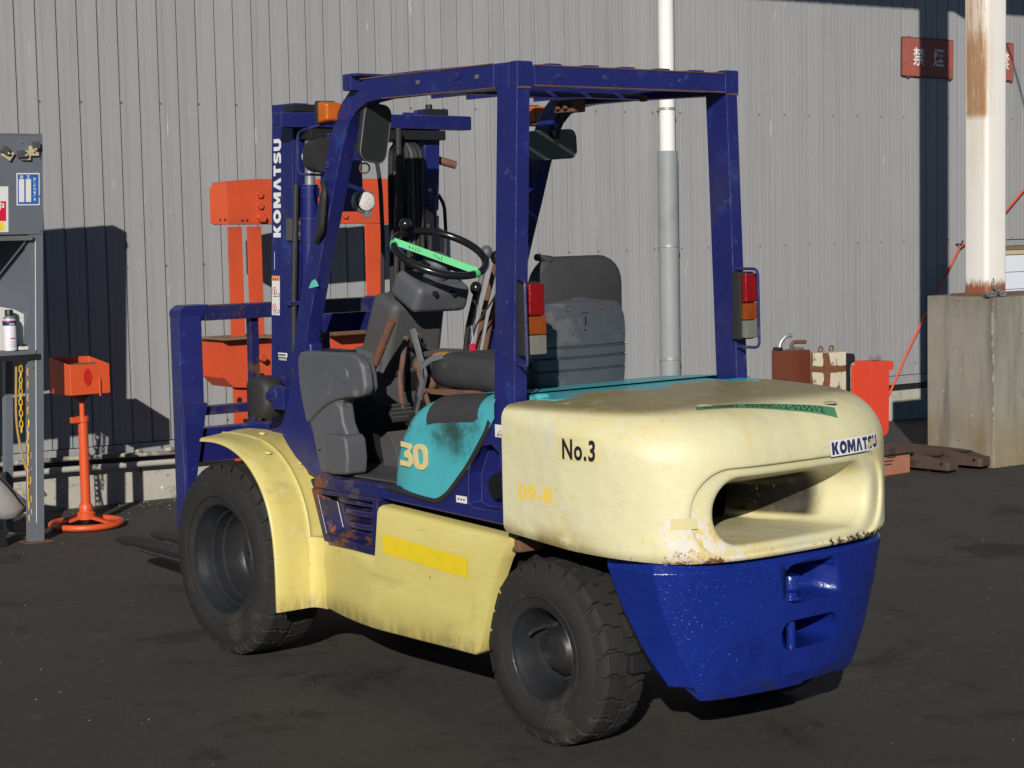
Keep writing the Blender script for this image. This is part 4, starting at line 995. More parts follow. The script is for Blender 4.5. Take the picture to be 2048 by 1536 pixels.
# ---- front cowl: blue side plate, grey plastic mouldings
for sg in (1, -1):
    o = F(MB().prism([(1.375, 1.15), (1.398, 1.05), (1.43, .95), (1.488, .845), (1.485, .815), (1.45, .780), (1.40, .740), (1.33, .70), (1.25, .672), (1.19, .690), (1.19, .73), (1.24, .86), (1.27, 1.0), (1.28, 1.15)], 'y', sg*.400, sg*.456), 'cowl_side_plate', M['blue'], bevel=.012, seg=3)
    m = MB().prism([(1.335, 1.085), (1.315, 1.105), (1.03, 1.112), (.975, 1.105), (.955, 1.06), (.948, 1.01), (.965, .985), (1.02, .972), (1.085, .962), (1.100, .945), (1.088, .885), (1.062, .845), (1.045, .800), (1.040, .755), (1.052, .716), (1.22, .700), (1.240, .712), (1.262, .78), (1.292, .87), (1.325, .98)], 'y', sg*.400, sg*.458)
    F(m, 'cowl_moulding', M['plastic'], bevel=.018, seg=4, smooth=60)
    m = MB().prism([(1.342, 1.092), (1.325, 1.118), (1.28, 1.123), (1.03, 1.127), (.985, 1.121), (.952, 1.098), (.936, 1.06), (.929, 1.01), (.942, .988), (.98, .979), (1.04, .974), (1.12, .960), (1.18, .938), (1.24, .905), (1.295, .868), (1.318, .93), (1.338, 1.01)], 'y', sg*.430, sg*.472)
    F(m, 'upper_cowl_moulding', M['plastic'], bevel=.016, seg=4, smooth=60)
    m = MB().prism([(1.165, .845), (1.045, .848), (1.030, .83), (1.022, .77), (1.030, .715), (1.13, .706), (1.150, .73), (1.16, .82)], 'y', sg*.40, sg*.488)
    F(m, 'knee_bulge', M['plastic'], bevel=.026, seg=4, smooth=50)
    F(MB().lathe([(.0, .006), (.024, .006), (.028, .002), (.030, -.01)], (1.052, sg*.470, 1.050), (0, sg, 0), 24), 'moulding_plug', M['plastic'])
    F(MB().lathe([(.033, .0012), (.040, .0012)], (1.052, sg*.470, 1.050), (0, sg, 0), 24, .5, 3.6), 'plug_groove', M['dark'])
F(MB().bb((1.20, .41, 1.118), (1.06, .46, 1.132)), 'moulding_clip', M['dark'], bevel=.003)
F(MB().lathe([(0, .004), (.007, .003), (.008, 0)], (1.225, .4685, .79), (0, 1, 0), 10), 'rusty_screw', M['rusty'])
F(MB().bb((1.36, -.40, .70), (1.46, .40, 1.02)), 'firewall', M['dark'], bevel=.01)
# control housing across the cowl and the steering column shrouds
def slantbox(name, mat, c, d, tilt, bev, taper=1, parent=FL, yaw=0, seg=4):
    R = Matrix.Rotation(math.radians(yaw), 3, 'Z') @ Matrix.Rotation(math.radians(tilt), 3, 'Y'); m = MB().box((0, 0, 0), d)
    for p in m.v:
        if p.z > 0: p.x *= taper; p.y *= taper
    m.v = [R @ p+Vector(c) for p in m.v]; return F(m, name, mat, bevel=bev, seg=seg, smooth=50, parent=parent)
slantbox('column_shroud', M['plastic_dusty'], (1.355, .0, 1.155), (.17, .27, .29), -18, .035, .88)
slantbox('column_lower_cover', M['plastic'], (1.42, .02, .955), (.13, .23, .30), -12, .03, 1.25)
slantbox('column_dark_recess', M['dark'], (1.340, -.02, 1.02), (.05, .10, .16), -20, .02, 1.1)
slantbox('switch_housing', M['plastic'], (1.185, .0, 1.315), (.17, .245, .105), -27, .028, .95)
for y in (.05, -.03): F(MB().cyl((1.085, y, 1.305), (1.112, y, 1.310), .009, 12), 'screw_recess', M['dark'])
for y in (.045, .0): F(MB().cyl((1.232, y+.0, 1.115), (1.270, y, 1.120), .0095, 12), 'screw_recess', M['dark'])
F(MB().cyl((1.20, 0, 1.30), (1.140, 0, 1.415), .045, 20), 'column_boss', M['plastic'])
# steering wheel
SC = Vector((1.118, .006, 1.447)); SN = Vector((-.47, .04, .88)).normalized(); SU = SN.cross(Vector((0, 1, 0))).normalized(); SV = SN.cross(SU)
def sw(a, r, h=0): return SC+SU*(r*math.cos(a))+SV*(r*math.sin(a))+SN*h
stw = F(MB().tube([sw(2*PI*i/64, .166) for i in range(64)], .0135, 14, closed=True), 'steering_wheel', M['black_gloss'], smooth=60)
MB().lathe([(0, -.012), (.040, -.014), (.052, -.03), (.050, -.06), (.03, -.075)], SC, SN, 28).obj('hub', M['plastic'], stw)
for a in (.5, PI-.5, 1.5*PI+.15):
    MB().sweep([sw(a, .03, -.035), sw(a, .10, -.030), sw(a, .158, -.004)], SU*(-math.sin(a))+SV*math.cos(a), .030, .009).obj('spoke', M['black_gloss'], stw, bevel=.002)
ka = math.atan2((Vector((1.33, .10, 1.5))-SC).dot(SV), (Vector((1.33, .10, 1.5))-SC).dot(SU))
MB().cyl(sw(ka, .160, 0), sw(ka, .160, .025), .012, 12).sphere(sw(ka, .160, .042), .022, 14).obj('spinner_knob', M['black_gloss'], stw, smooth=60)
# green tape with scribble stretched over the wheel
ca = math.atan2((Vector((1.36, .0, 0))-Vector((1.118, .006, 0))).dot(Vector((SV.x, SV.y, 0))), 1)
def chord(t, wv):
    # from the far-left rim to the near-right rim, as seen by the driver's left side
    A, B = TA, TB; p = A.lerp(B, t); d = (B-A).normalized(); n = SN.cross(d); n = n if n.x > 0 else -n; return p+(n*.55+Vector((0, 0, .85)))*wv+SN*.0150-Vector((0, 0, .004))
TA = sw(ka+.62, .170, 0); TB = sw(ka+3.0, .170, 0)
m = MB(); m.add([chord(t/20, w_) for w_ in (-.010, .013) for t in range(21)], [[i, i+1, 22+i, 21+i] for i in range(20)]); tp = m.obj('green_tape', M['green_tape'], stw, smooth=0, fixn=False)
for e in (TA, TB):
    a0 = math.atan2((e-SC).dot(SV), (e-SC).dot(SU)); MB().tube([sw(a0+k*.03, .166) for k in (-2, -1, 0, 1, 2)], .0150, 12).obj('tape_wrap', M['green_tape'], stw)
seq = [(.18, .25), (.21, .32), (.235, .40), (.27, .44), (.46, .50), (.50, .55), (.53, .57)]
rr = random.Random(3)
for k in range(9):
    t0 = .18+.032*k if k < 5 else .46+.034*(k-5); q = []
    for j in range(5): q.append(chord(t0+.024*rr.random(), -.007+.014*rr.random())+SN*.0008)
    MB().tube(fillet(q, .004, 3), .0008, 4).obj('pen_mark', M['black_ink'], stw)

# levers, brake handle, pedals
for k, (b, t_, mt) in enumerate((((1.322, -.26, 1.04), (1.190, -.26, 1.43), 'clear_metal'), ((1.335, -.31, 1.04), (1.195, -.31, 1.41), 'rusty'), ((1.348, -.36, 1.04), (1.22, -.36, 1.36), 'rusty'), ((1.30, -.23, 1.04), (1.225, -.235, 1.30), 'rubber'))):
    b, t_ = Vector(b), Vector(t_); lv = F(MB().tube([b, b.lerp(t_, .5)+Vector((.012, 0, 0)), t_], .0095, 10), 'control_lever', M[mt])
    MB().sphere(t_+Vector((0, 0, .012)), .022, 12, (1, 1, 1.2)).obj('lever_knob', M['black_gloss'] if k % 2 else M['plastic'], lv)
F(MB().tube([(1.25, -.2, 1.06), (1.22, -.23, 1.18), (1.17, -.26, 1.26), (1.12, -.31, 1.37)], .004, 6), 'lever_cable', M['rubber'])
F(MB().cyl((1.185, .25, 1.07), (1.075, .25, 1.225), .0155, 16), 'brake_handle', M['rusty'], label='worn brown parking brake grip')
F(MB().cyl((1.20, .25, 1.05), (1.170, .25, 1.09), .012, 12).bb((1.20, .235, 1.0), (1.23, .265, 1.08)), 'brake_lever_root', M['dark'])
F(MB().box((1.135, .18, .895), (.075, .10, .012), Matrix.Rotation(-.9, 3, 'Y')), 'brake_pedal', M['rubber'], bevel=.004)
for i in range(4): F(MB().box((1.131+.010*(i-1.5), .18, .902+.013*(i-1.5)), (.004, .095, .004), Matrix.Rotation(-.9, 3, 'Y')), 'pedal_rib', M['plastic_dusty'])
F(MB().tube([(1.14, .17, .90), (1.22, .12, 1.0), (1.26, .06, 1.15)], .010, 8), 'pedal_arm', M['rusty'])
F(MB().tube([(1.20, .10, .78), (1.19, .06, .93), (1.24, .0, 1.05)], .016, 10), 'steering_shaft', M['dark'])
F(MB().prism([(1.19, .705), (1.215, .80), (1.165, .83), (1.12, .78), (1.10, .705)], 'y', .13, .22), 'pedal_box', M['plastic_dusty'], bevel=.004)
F(MB().tube([(1.24, .02, 1.16), (1.20, .05, 1.02), (1.17, .03, .90)], .009, 8).sphere((1.22, .03, 1.05), .03, 10).sphere((1.20, .0, .98), .025, 10), 'brake_linkage', M['rusty'])
F(MB().sweep([(1.19, .08, 1.18), (1.14, .07, 1.02), (1.20, .06, .9)], (0, 1, 0), .012, .02), 'link_strap', M['clear_metal'])

# ---- seat
seat = F(MB().loft([[Vector((x, y, z)) for y, z in rrect(0, zc, hw, hh, r, 6)] for x, zc, hw, hh, r in ((.432, 1.285, .172, .128, .075), (.418, 1.285, .186, .142, .085), (.400, 1.29, .193, .149, .092), (.385, 1.29, .187, .143, .085), (.378, 1.29, .172, .130, .075))]), 'seat_back_cushion', M['vinyl'], smooth=60, label='dark upper seat back cushion')
m = MB(); rs = []
zz = [(.985, .172), (1.03, .183), (1.068, .187), (1.071, .190), (1.074, .1835), (1.077, .187), (1.108, .189), (1.111, .192), (1.114, .1855), (1.117, .189), (1.142, .190), (1.145, .193), (1.148, .187), (1.152, .190), (1.20, .191), (1.24, .186), (1.27, .172), (1.288, .150), (1.298, .120), (1.304, .07)]
for z, hw in zz:
    g_ = .004 if abs(z-1.074) < .001 or abs(z-1.114) < .001 or abs(z-1.148) < .001 else 0
    o_ = -.003 if abs(z-1.071) < .001 or abs(z-1.111) < .001 or abs(z-1.145) < .001 else 0
    rs.append([Vector((.356+o_+g_+.018*(abs(y)/.19)**2.2+(.02 if z > 1.29 else 0), y*hw/.19, z)) for y in [-.19+.38*i/24 for i in range(25)]]+[Vector((.40, hw, z)), Vector((.40, -hw, z))][0:2])
m.loft(rs, True, True); sb = F(m, 'seat_back_shell', M['seat_shell'], smooth=32, label='grey ribbed plastic shell behind the seat')
for y in (.075, -.065): MB().lathe([(0, -.004), (.007, -.002), (.009, .002), (.007, .003)], (.357, y, 1.272), (-1, 0, 0), 12).obj('shell_screw', M['rusty'], sb)
MB().bb((.3545, -.004, 1.215), (.358, .002, 1.245)).bb((.3545, -.001, 1.198), (.358, .005, 1.203)).obj('slot_mark', M['dark'], sb)
MB().tube([(.3555, .024, 1.195), (.3555, .024, 1.245), (.3555, .014, 1.255), (.3555, -.018, 1.255)], .0013, 5).obj('slot_outline', M['dark'], sb)
m = MB().loft([[Vector((x, y, z)) for y, z in rrect(0, zc, hw, hh, r, 5)] for x, zc, hw, hh, r in ((.40, 1.055, .20, .040, .03), (.44, 1.055, .235, .055, .04), (.60, 1.058, .25, .060, .045), (.80, 1.062, .25, .060, .045), (.87, 1.060, .24, .052, .04), (.895, 1.05, .21, .03, .025))])
sc = F(m, 'seat_cushion', M['vinyl'], smooth=60, label='black seat cushion with torn front corner')
MB().sphere((.845, .20, 1.105), .040, 14, (1.5, .9, .42)).obj('exposed_foam', M['foam'], sc, smooth=60)
for q in ([(.80, .16, 1.122), (.86, .20, 1.124), (.91, .24, 1.112)], [(.80, .245, 1.112), (.86, .252, 1.098), (.91, .25, 1.070)], [(.915, .19, 1.11), (.925, .235, 1.075), (.90, .252, 1.03)]):
    MB().sweep(q, (0, .3, 1), .018, .003).obj('torn_vinyl', M['clear_metal'] if q[0][1] > .24 else M['vinyl'], sc)
F(MB().bb((.46, -.20, .93), (.82, .20, 1.01)), 'seat_base', M['dark'], bevel=.01)
F(MB().bb((.56, .22, .985), (.84, .27, 1.000)).tube([(.9, .25, .99), (.6, .26, 1.0), (.45, .25, .985)], .009, 8), 'seat_rail', M['rusty'])
F(MB().tube([(.50, .0, 1.30), (.42, .10, 1.43), (.40, .16, 1.438), (.38, .12, 1.43)], .012, 8), 'seat_belt_reel', M['rubber'])
F(MB().bb((.95, -.44, .93), (1.42, -.22, 1.062)), 'right_console', M['plastic'], bevel=.02, seg=3)
F(MB().tube([(1.02, -.05, 1.19), (1.0, -.04, 1.15), (1.0, -.03, 1.12)], .003, 6), 'key_ring_chain', M['clear_metal'])
F(MB().box((.99, -.03, 1.118), (.012, .02, .025)).box((.985, -.03, 1.108), (.012, .014, .010)), 'key_tag', M['can_red'], bevel=.002)

# ---- lights, mirrors, guards
def tail(sg, yc):
    x = .095
    t = F(MB().bb((.075, yc-.034, 1.155), (.113, yc+.034, 1.375)), 'tail_lamp', M['rubber'], bevel=.005)
    MB().bb((.052, yc-.030, 1.276), (.0745, yc+.030, 1.370)).obj('red_lens', M['red_lens'], t, bevel=.006, seg=3)
    MB().bb((.052, yc-.034, 1.220), (.0745, yc+.030, 1.274)).obj('amber_lens', M['amber_dark'], t, bevel=.004)
    MB().bb((.052, yc-.034, 1.160), (.0745, yc+.030, 1.218)).obj('clear_lens', M['clear_lens'], t, bevel=.005)
    yl = yc+.078 if sg > 0 else yc+.012
    rod = fillet([(.112, yl+(-.05 if sg > 0 else .0), 1.385), (.020, yl-.004, 1.385), (.015, yl-.004, 1.130), (.112, yl+(-.05 if sg > 0 else .0), 1.130)], .022, 5)
    MB().tube(rod, .0042 if sg > 0 else .0048, 8).obj('lamp_guard_rod', M['blue'], t)
tail(1, .452); tail(-1, -.457)
def mirror(c, w_, h_, ang, tilt, lean):
    R = Matrix.Rotation(math.radians(ang), 3, 'Z') @ Matrix.Rotation(math.radians(tilt), 3, 'Y') @ Matrix.Rotation(math.radians(lean), 3, 'X'); c = Vector(c)
    o_ = rrect(0, 0, w_/2, h_/2, min(w_, h_)*.28, 6); m = MB()
    m.loft([[R @ Vector((x, a*k, b*k))+c for a, b in o_] for x, k in ((.030, .70), (.022, .92), (.008, 1.0), (.0, 1.0), (-.003, .985))])
    t = F(m, 'mirror', M['rubber'], smooth=50)
    m = MB(); m.add([R @ Vector((-.0042-.004*(1-(2*a/w_)**2)*.0, a*.93, b*.95))+c for a, b in o_], [list(range(len(o_)))]); m.obj('mirror_glass', M['mirror'], t, smooth=0)
    MB().tube([R @ Vector((-.004, a*.965, b*.975))+c for a, b in o_], .0022, 5, closed=True).obj('mirror_rim', M['plastic'], t)
    return t
mirror((.935, .400, 1.853), .122, .195, 8, -4, 8)
mirror((.96, -.380, 1.822), .225, .104, -6, 0, -3)
F(MB().tube([(.95, -.40, 1.83), (.92, -.385, 1.88), (.88, -.375, 1.935)], .007, 8), 'mirror_stem', M['dark'])
F(MB().tube([(.96, .40, 1.80), (1.02, .41, 1.80), (1.06, .42, 1.84)], .006, 8), 'mirror_stem', M['dark'])
F(MB().tube([(.99, .38, 1.94), (1.00, .39, 1.86), (1.03, .40, 1.80)], .006, 8), 'mirror_stay', M['rusty'])
F(MB().lathe([(.0165, -.003), (.0195, 0), (.0165, .003), (.0135, 0), (.0165, -.003)], (1.0, .40, 1.740), (.6, -.6, 0), 20), 'tie_ring', M['rusty'])
def turn(c, mt, k=1):
    t = F(MB().box(Vector(c)+Vector((.028, 0, 0)), (.02, .076*k, .078*k)), 'turn_lamp_base', M['rubber'], bevel=.006)
    m = MB().box(c, (.055*k, .072*k, .074*k))
    for p in m.v:
        if p.x < c[0]: p.z = c[2]+(p.z-c[2])*.80; p.y = c[1]+(p.y-c[1])*.88
    m.obj('amber_lens', mt, t, bevel=.010, seg=3)
turn((1.085, .475, 1.928), M['amber']); turn((1.145, -.470, 1.938), M['amber'])
# work lamp seen from behind, its wire guard
wl = F(MB().loft([[Vector((x, .462+a, 1.787+b)) for a, b in rrect(0, 0, hw, hh, r, 5)] for x, hw, hh, r in ((1.235, .030, .034, .02), (1.20, .046, .052, .03), (1.15, .050, .058, .03), (1.135, .048, .055, .028))]), 'work_lamp', M['rubber'], smooth=60)
MB().tube(fillet([(1.10, .45, 1.90), (1.31, .46, 1.875), (1.315, .46, 1.73), (1.12, .45, 1.72)], .03, 5), .0042, 8).obj('lamp_guard_rod', M['blue'], wl)
MB().lathe([(0, .0), (.026, .002), (.028, .006)], (1.237, .462, 1.787), (1, 0, 0), 20).obj('lamp_lens', M['lamp_glass_white'], wl)
HL = Vector((1.22, .252, 1.633))
hl = F(MB().lathe([(.034, -.004), (.041, .0), (.042, .006), (.040, .02), (.034, .038), (.022, .048), (0, .050)], HL, (.9, -.15, 0), 28), 'rear_work_lamp', M['clear_metal'], smooth=60, label='round grey lamp with cracked white lens')
MB().lathe([(0, -.004), (.024, -.003), (.032, .0)], HL+Vector((-.004, -.006, 0)), (.9, -.15, 0), 24).obj('lamp_lens', M['lamp_glass_white'], hl)
MB().box(HL+Vector((0, -.01, -.047)), (.02, .022, .022)).obj('lamp_screw', M['clear_metal'], hl, bevel=.003)
gp = F(MB().tube(fillet([(1.145, .472, 1.70), (1.105, .492, 1.665), (1.130, .492, 1.535), (1.190, .472, 1.500)], .03, 5), .0105, 10), 'grab_handle', M['rubber'])
F(MB().prism([(1.165, 1.66), (1.115, 1.655), (1.150, 1.515), (1.20, 1.51)], 'y', .466, .472), 'grab_handle_base', M['rubber'], bevel=.002)
m = MB(); m.add([(1.262, .4655, 1.338), (1.198, .4655, 1.347), (1.208, .4655, 1.362), (1.222, .4655, 1.371), (1.243, .4655, 1.362)], [[0, 1, 2, 3, 4]]); F(m, 'tape_scrap', M['aqua_tape'], smooth=0, fixn=False)

# ---- mast (leans back 3.6 degrees)
LEAN = .062
def MX(dx, y, z): return Vector((1.695+(1.98-z)*LEAN+dx, y, z))      # dx = 0 front face, negative towards the driver
def mbar(m, x0, x1, y0, y1, z0, z1):
    return m.add([MX(x, y, z) for x, y, z in ((x0,y0,z0),(x1,y0,z0),(x1,y1,z0),(x0,y1,z0),(x0,y0,z1),(x1,y0,z1),(x1,y1,z1),(x0,y1,z1))], [[0,3,2,1],[4,5,6,7],[0,1,5,4],[1,2,6,5],[2,3,7,6],[3,0,4,7]])
def F1(name, mt, a, b, **k): m = MB(); mbar(m, *a) if b is None else None; return F(m, name, M[mt], **k)
for sg in (1, -1):
    z1 = 1.990 if sg > 0 else 1.975
    m = MB(); mbar(m, -.142, 0, sg*.306, sg*.320, .30, z1); mbar(m, -.142, -.124, sg*(.255 if sg > 0 else .225), sg*.306, .30, z1); mbar(m, -.014, 0, sg*.262, sg*.306, .30, z1)
    F(m, 'outer_mast_channel', M['blue'], bevel=.003)
    m = MB(); mbar(m, -.120, -.020, sg*.250, sg*.262, .32, 1.93); mbar(m, -.108, -.018, sg*.205, sg*.215, .32, 1.90) ; mbar(m, -.03, -.018, sg*.215, sg*.250, .32, 1.90)
    F(m, 'inner_mast_channel', M['blue'], bevel=.002)
    m = MB(); m.tube([MX(-.175, sg*.268, .35), MX(-.175, sg*.268, 1.70)], .030, 24); F(m, 'lift_cylinder', M['blue'], smooth=50)
    m = MB(); m.tube([MX(-.175, sg*.268, 1.70), MX(-.175, sg*.268, 1.90)], .019, 16); F(m, 'cylinder_rod', M['clear_metal'] if sg > 0 else M['blue'])
    if sg < 0: m = MB(); mbar(m, -.20, -.145, -.295, -.225, 1.60, 1.90); F(m, 'mast_side_box', M['blue'], bevel=.003)
    m = MB(); m.tube([MX(-.175, sg*.268, 1.655), MX(-.175, sg*.268, 1.69)], .035, 24); F(m, 'cylinder_gland', M['blue'], smooth=40)
    m = MB(); m.tube([MX(-.175, sg*.268, 1.50), MX(-.175, sg*.268, 1.58)], .034, 24); F(m, 'cylinder_clamp', M['blue'], smooth=40)
    m = MB(); mbar(m, -.15, -.12, sg*.25, sg*.335, 1.50, 1.58); F(m, 'clamp_bracket', M['plastic_dusty'], bevel=.003)
    # leaf chains as alternating links
    ch = MB(); n = 34
    for k in range(n):
        z = .62+.0285*k; mbar(ch, -.115, -.092, sg*(.176 if k % 2 else .181), sg*(.196 if k % 2 else .191), z, z+.024)
        ch.tube([MX(-.103, sg*.170, z+.012), MX(-.103, sg*.202, z+.012)], .0055, 6)
    F(ch, 'lift_chain', M['rusty'] if sg < 0 else M['dark'], kind='stuff')
F(MB().tube([MX(-.150, .315, .85), MX(-.150, .318, 1.30), MX(-.152, .312, 1.70)], .011, 10), 'mast_hose', M['rubber'])
F(MB().box(MX(-.15, .325, 1.275), (.03, .04, .012)), 'hose_clip', M['blue'])
# top stay with outboard ends, bent plate
m = MB(); m.prism([(-.435, -.03), (-.435, .03), (-.30, .012), (.30, .012), (.415, .03), (.415, -.03), (.30, -.050), (-.30, -.050)], 'z', 0, 1)
m.v = [Vector((1.515+p.y*1.0+.0, p.x, 1.900+p.z*.052)) for p in m.v]
F(m, 'mast_top_stay', M['blue'], bevel=.005)
F(MB().bb((1.53, .20, 1.958), (1.60, .33, 1.985)).bb((1.53, -.36, 1.955), (1.60, -.26, 1.98)).cyl((1.56, -.29, 1.97), (1.56, -.29, 1.998), .014, 8), 'stay_pad', M['dark'], bevel=.003)
F(MB().bb((1.47, -.30, 1.86), (1.56, .30, 1.896)), 'stay_underside', M['dark'], bevel=.004)
m = MB(); mbar(m, -.12, -.02, -.25, .25, 1.86, 1.93); F(m, 'inner_mast_head', M['dark'], bevel=.004)
m = MB(); mbar(m, -.13, -.02, -.30, .30, .34, .46); F(m, 'mast_foot_beam', M['blue'], bevel=.004)
m = MB(); mbar(m, -.145, -.125, -.26, .26, 1.16, 1.23); F(m, 'mast_mid_beam', M['blue'], bevel=.004)
# hose pulley and hoses on the right side of the mast
pl = F(MB().lathe([(.026, -.050), (.050, -.046), (.050, -.040), (.040, -.034), (.040, -.02), (.050, -.014), (.050, -.008), (.040, -.002), (.040, .012), (.050, .018), (.050, .026), (.02, .030), (0, .030)], (1.50, -.128, 1.79), (0, 1, 0), 32), 'hose_pulley', M['dark'], smooth=40)
for k, y in enumerate((-.100, -.120, -.140, -.160)):
    pts = [(1.455, y, 1.10), (1.448, y, 1.5), (1.446, y, 1.78)]+[(1.50-.055*math.cos(a), y, 1.79+.055*math.sin(a)) for a in (.2, .6, 1.0, 1.4, 1.8, 2.2, 2.6)]+[(1.556, y, 1.7), (1.56, y, 1.2)]
    F(MB().tube(fillet(pts, .02, 2), .0105, 8), 'pulley_hose', M['rubber'] if k != 1 else M['plastic_dusty'])
for pts, r in (([(1.42, -.045, 1.90), (1.43, -.05, 1.75), (1.46, -.05, 1.40), (1.50, -.05, 1.08)], .011), ([(1.45, -.065, 1.80), (1.47, -.085, 1.5), (1.50, -.09, 1.10)], .014), ([(1.46, -.13, 1.62), (1.46, -.17, 1.52), (1.50, -.25, 1.44), (1.56, -.31, 1.40)], .012),
               ([(1.58, -.34, 1.66), (1.57, -.36, 1.62), (1.57, -.365, 1.50), (1.56, -.35, 1.40)], .007)):
    F(MB().tube(fillet(pts, .08, 5), r, 8), 'hydraulic_hose', M['rubber'])
for pts, r in (([(1.50, .02, 1.88), (1.48, .0, 1.72), (1.50, -.02, 1.5), (1.53, -.03, 1.2), (1.5, -.06, 1.05)], .008), ([(1.45, -.19, 1.55), (1.44, -.20, 1.45), (1.50, -.12, 1.33), (1.54, -.10, 1.15)], .009), ([(1.46, -.22, 1.52), (1.47, -.24, 1.38), (1.53, -.20, 1.28), (1.55, -.18, 1.1)], .008)):
    F(MB().tube(fillet(pts, .06, 5), r, 8), 'hydraulic_hose', M['rubber'])
for z in (1.30, 1.46): F(MB().box((1.465, -.06, z), (.03, .07, .012)), 'hose_bracket', M['blue'])
for z in (1.52, 1.56): F(MB().lathe([(0, .010), (.010, .010), (.011, 0)], MX(-.15, .293, z), (-1, 0, 0), 6), 'clamp_bolt', M['bolt'])
F(MB().bb((1.46, -.23, 1.50), (1.53, -.09, 1.62)), 'mast_valve_block', M['dark'], bevel=.008)
F(MB().bb((1.46, .09, 1.60), (1.52, .235, 1.88)), 'mast_left_bracket', M['blue'], bevel=.004)
F(MB().cyl((1.56, -.325, 1.79), (1.535, -.392, 1.770), .0155, 16), 'pipe_stub', M['rusty'])
F(MB().cyl((1.54, -.385, 1.771), (1.5345, -.3932, 1.7697), .011, 12), 'pipe_bore', M['dark'])
# lettering and labels on the left mast channel
def ms(z0, dx): return lambda x, y, z=0: MX(dx-.050+y, .3215+z, z0+x)      # reads upwards
letters('brand_letter', 'KOMATSU', ms(1.512, -.016), M['white_ink'], FL, .355, .050, .14)
def md(z0, dx): return lambda x, y, z=0: MX(dx-x, .3212+z, z0+y)      # upright
decal('mast_line', M['white_ink'], FL, md(1.395, -.022), .003, .065)
decal('safety_sticker', M['sign_white'], FL, md(1.228, -.006), .054, .142)
decal('sticker_band', paint('orange_print', (.75, .30, .10), .4), FL, md(1.354, -.006), .054, .018, off=.0005)
for z in (1.316, 1.255):
    c = md(z, -.026)(0, 0, .0008); F(MB().lathe([(.013, 0), (.0155, 0)], c, (0, 1, 0), 20), 'prohibition_ring', M['sign_red'], smooth=0)
    F(MB().tube([c+Vector((.009, 0, .010)), c+Vector((-.009, 0, -.010))], .0011, 4), 'prohibition_bar', M['sign_red'])
    F(MB().tube([c+Vector((0, .0003, .008)), c+Vector((-.002, .0003, -.002)), c+Vector((.004, .0003, -.010))], .0015, 4), 'sticker_figure', M['black_ink'])
    F(MB().lathe([(.0045, 0), (.0065, 0)], c+Vector((-.026, 0, -.014)), (0, 1, 0), 14), 'sticker_figure', M['black_ink'])
    F(MB().tube([c+Vector((.012, 0, -.020)), c+Vector((-.018, 0, -.019))], .0011, 4), 'sticker_figure', M['black_ink'])
for k in range(3): F(MB().box(md(1.359, -.016-.014*k)(0, 0, .001), (.006, .0006, .007)), 'sticker_figure', M['black_ink'])
decal('data_plate', M['sign_white'], FL, md(1.075, -.050), .062, .016)
decal('data_plate', M['beige'], FL, md(1.063, -.054), .054, .008)
for k in range(8): F(MB().box(md(1.083, -.056-.006*k)(0, 0, .0006), (.004, .0005, .007)), 'plate_character', M['black_ink'])
# tilt cylinder joint beside the mast
F(MB().loft([[Vector((x, .40+a, .935+b)) for a, b in rrect(0, 0, hw, hh, .03, 5)] for x, hw, hh in ((1.60, .03, .045), (1.62, .045, .07), (1.68, .05, .078), (1.73, .042, .07), (1.745, .02, .04))]), 'tilt_joint_cover', M['rubber'], smooth=50)
F(MB().cyl((1.55, .41, .96), (1.62, .41, .94), .028, 16).bb((1.50, .39, .90), (1.58, .43, .98)), 'tilt_joint_pin', M['blue'], bevel=.004)
F(MB().cyl((1.42, .36, .88), (1.62, .38, .93), .022, 14), 'tilt_cylinder', M['dark'])

# ---- carriage, load backrest and forks
BX = 2.13
def bp(y0, y1, z0, z1, x0=BX-.02, x1=BX+.02): return MB().bb((x0, y0, z0), (x1, y1, z1))
for sg in (1, -1):
    m = MB(); oy = .515
    m.loft([[Vector(p) for p in ((BX-.045, sg*oy, z), (BX+.04, sg*(oy-.01), z), (BX+.04, sg*(oy-.025), z), (BX-.02, sg*(oy-.028), z), (BX-.05, sg*(oy-.095), z), (BX-.058, sg*(oy-.09), z))] for z in (.80, .90, 1.22)])
    m.loft([[Vector(p) for p in ((BX-.045, sg*oy, z), (BX+.04, sg*(oy-.01), z), (BX+.04, sg*(oy-.025), z), (BX-.02, sg*(oy-.028), z), (BX-.05, sg*(oy-wd_), z), (BX-.058, sg*(oy-wd_+.004), z))] for z, wd_ in ((.40, .030), (.55, .045), (.80, .085))])
    F(m, 'backrest_post', M['blue'], bevel=.004)
    m = MB().prism([(sg*oy, 1.22), (sg*(oy-.005), 1.245), (sg*(oy-.03), 1.262), (sg*(oy-.13), 1.262), (sg*(oy-.10), 1.20), (sg*(oy-.09), 1.20)], 'x', BX-.05, BX+.03); F(m, 'backrest_corner', M['blue'], bevel=.004)
    F(MB().prism([(sg*(oy+.004), .90), (sg*(oy-.105), .89), (sg*(oy-.085), .80), (sg*(oy-.045), .60), (sg*(oy-.03), .46), (sg*(oy-.01), .46)], 'x', BX-.062, BX-.048), 'post_gusset', M['blue'], bevel=.003)
F(bp(-.40, .40, 1.200, 1.258, BX-.045, BX+.02), 'backrest_top_bar', M['blue_worn'], bevel=.004)
F(bp(-.43, .43, .838, .872, BX-.03, BX+.02), 'backrest_lower_bar', M['blue_worn'], bevel=.004)
for y in (.165, -.165, -.40 + .0): F(bp(y-.019, y+.019, .66 if y > -.3 else .80, 1.205, BX-.015, BX+.018), 'backrest_upright', M['blue_worn'], bevel=.003)
F(bp(-.46, .46, .66, .79, 2.10, 2.16), 'upper_fork_bar', M['blue'], bevel=.006)
F(bp(-.46, .46, .24, .36, 2.10, 2.16), 'lower_fork_bar', M['blue'], bevel=.006)
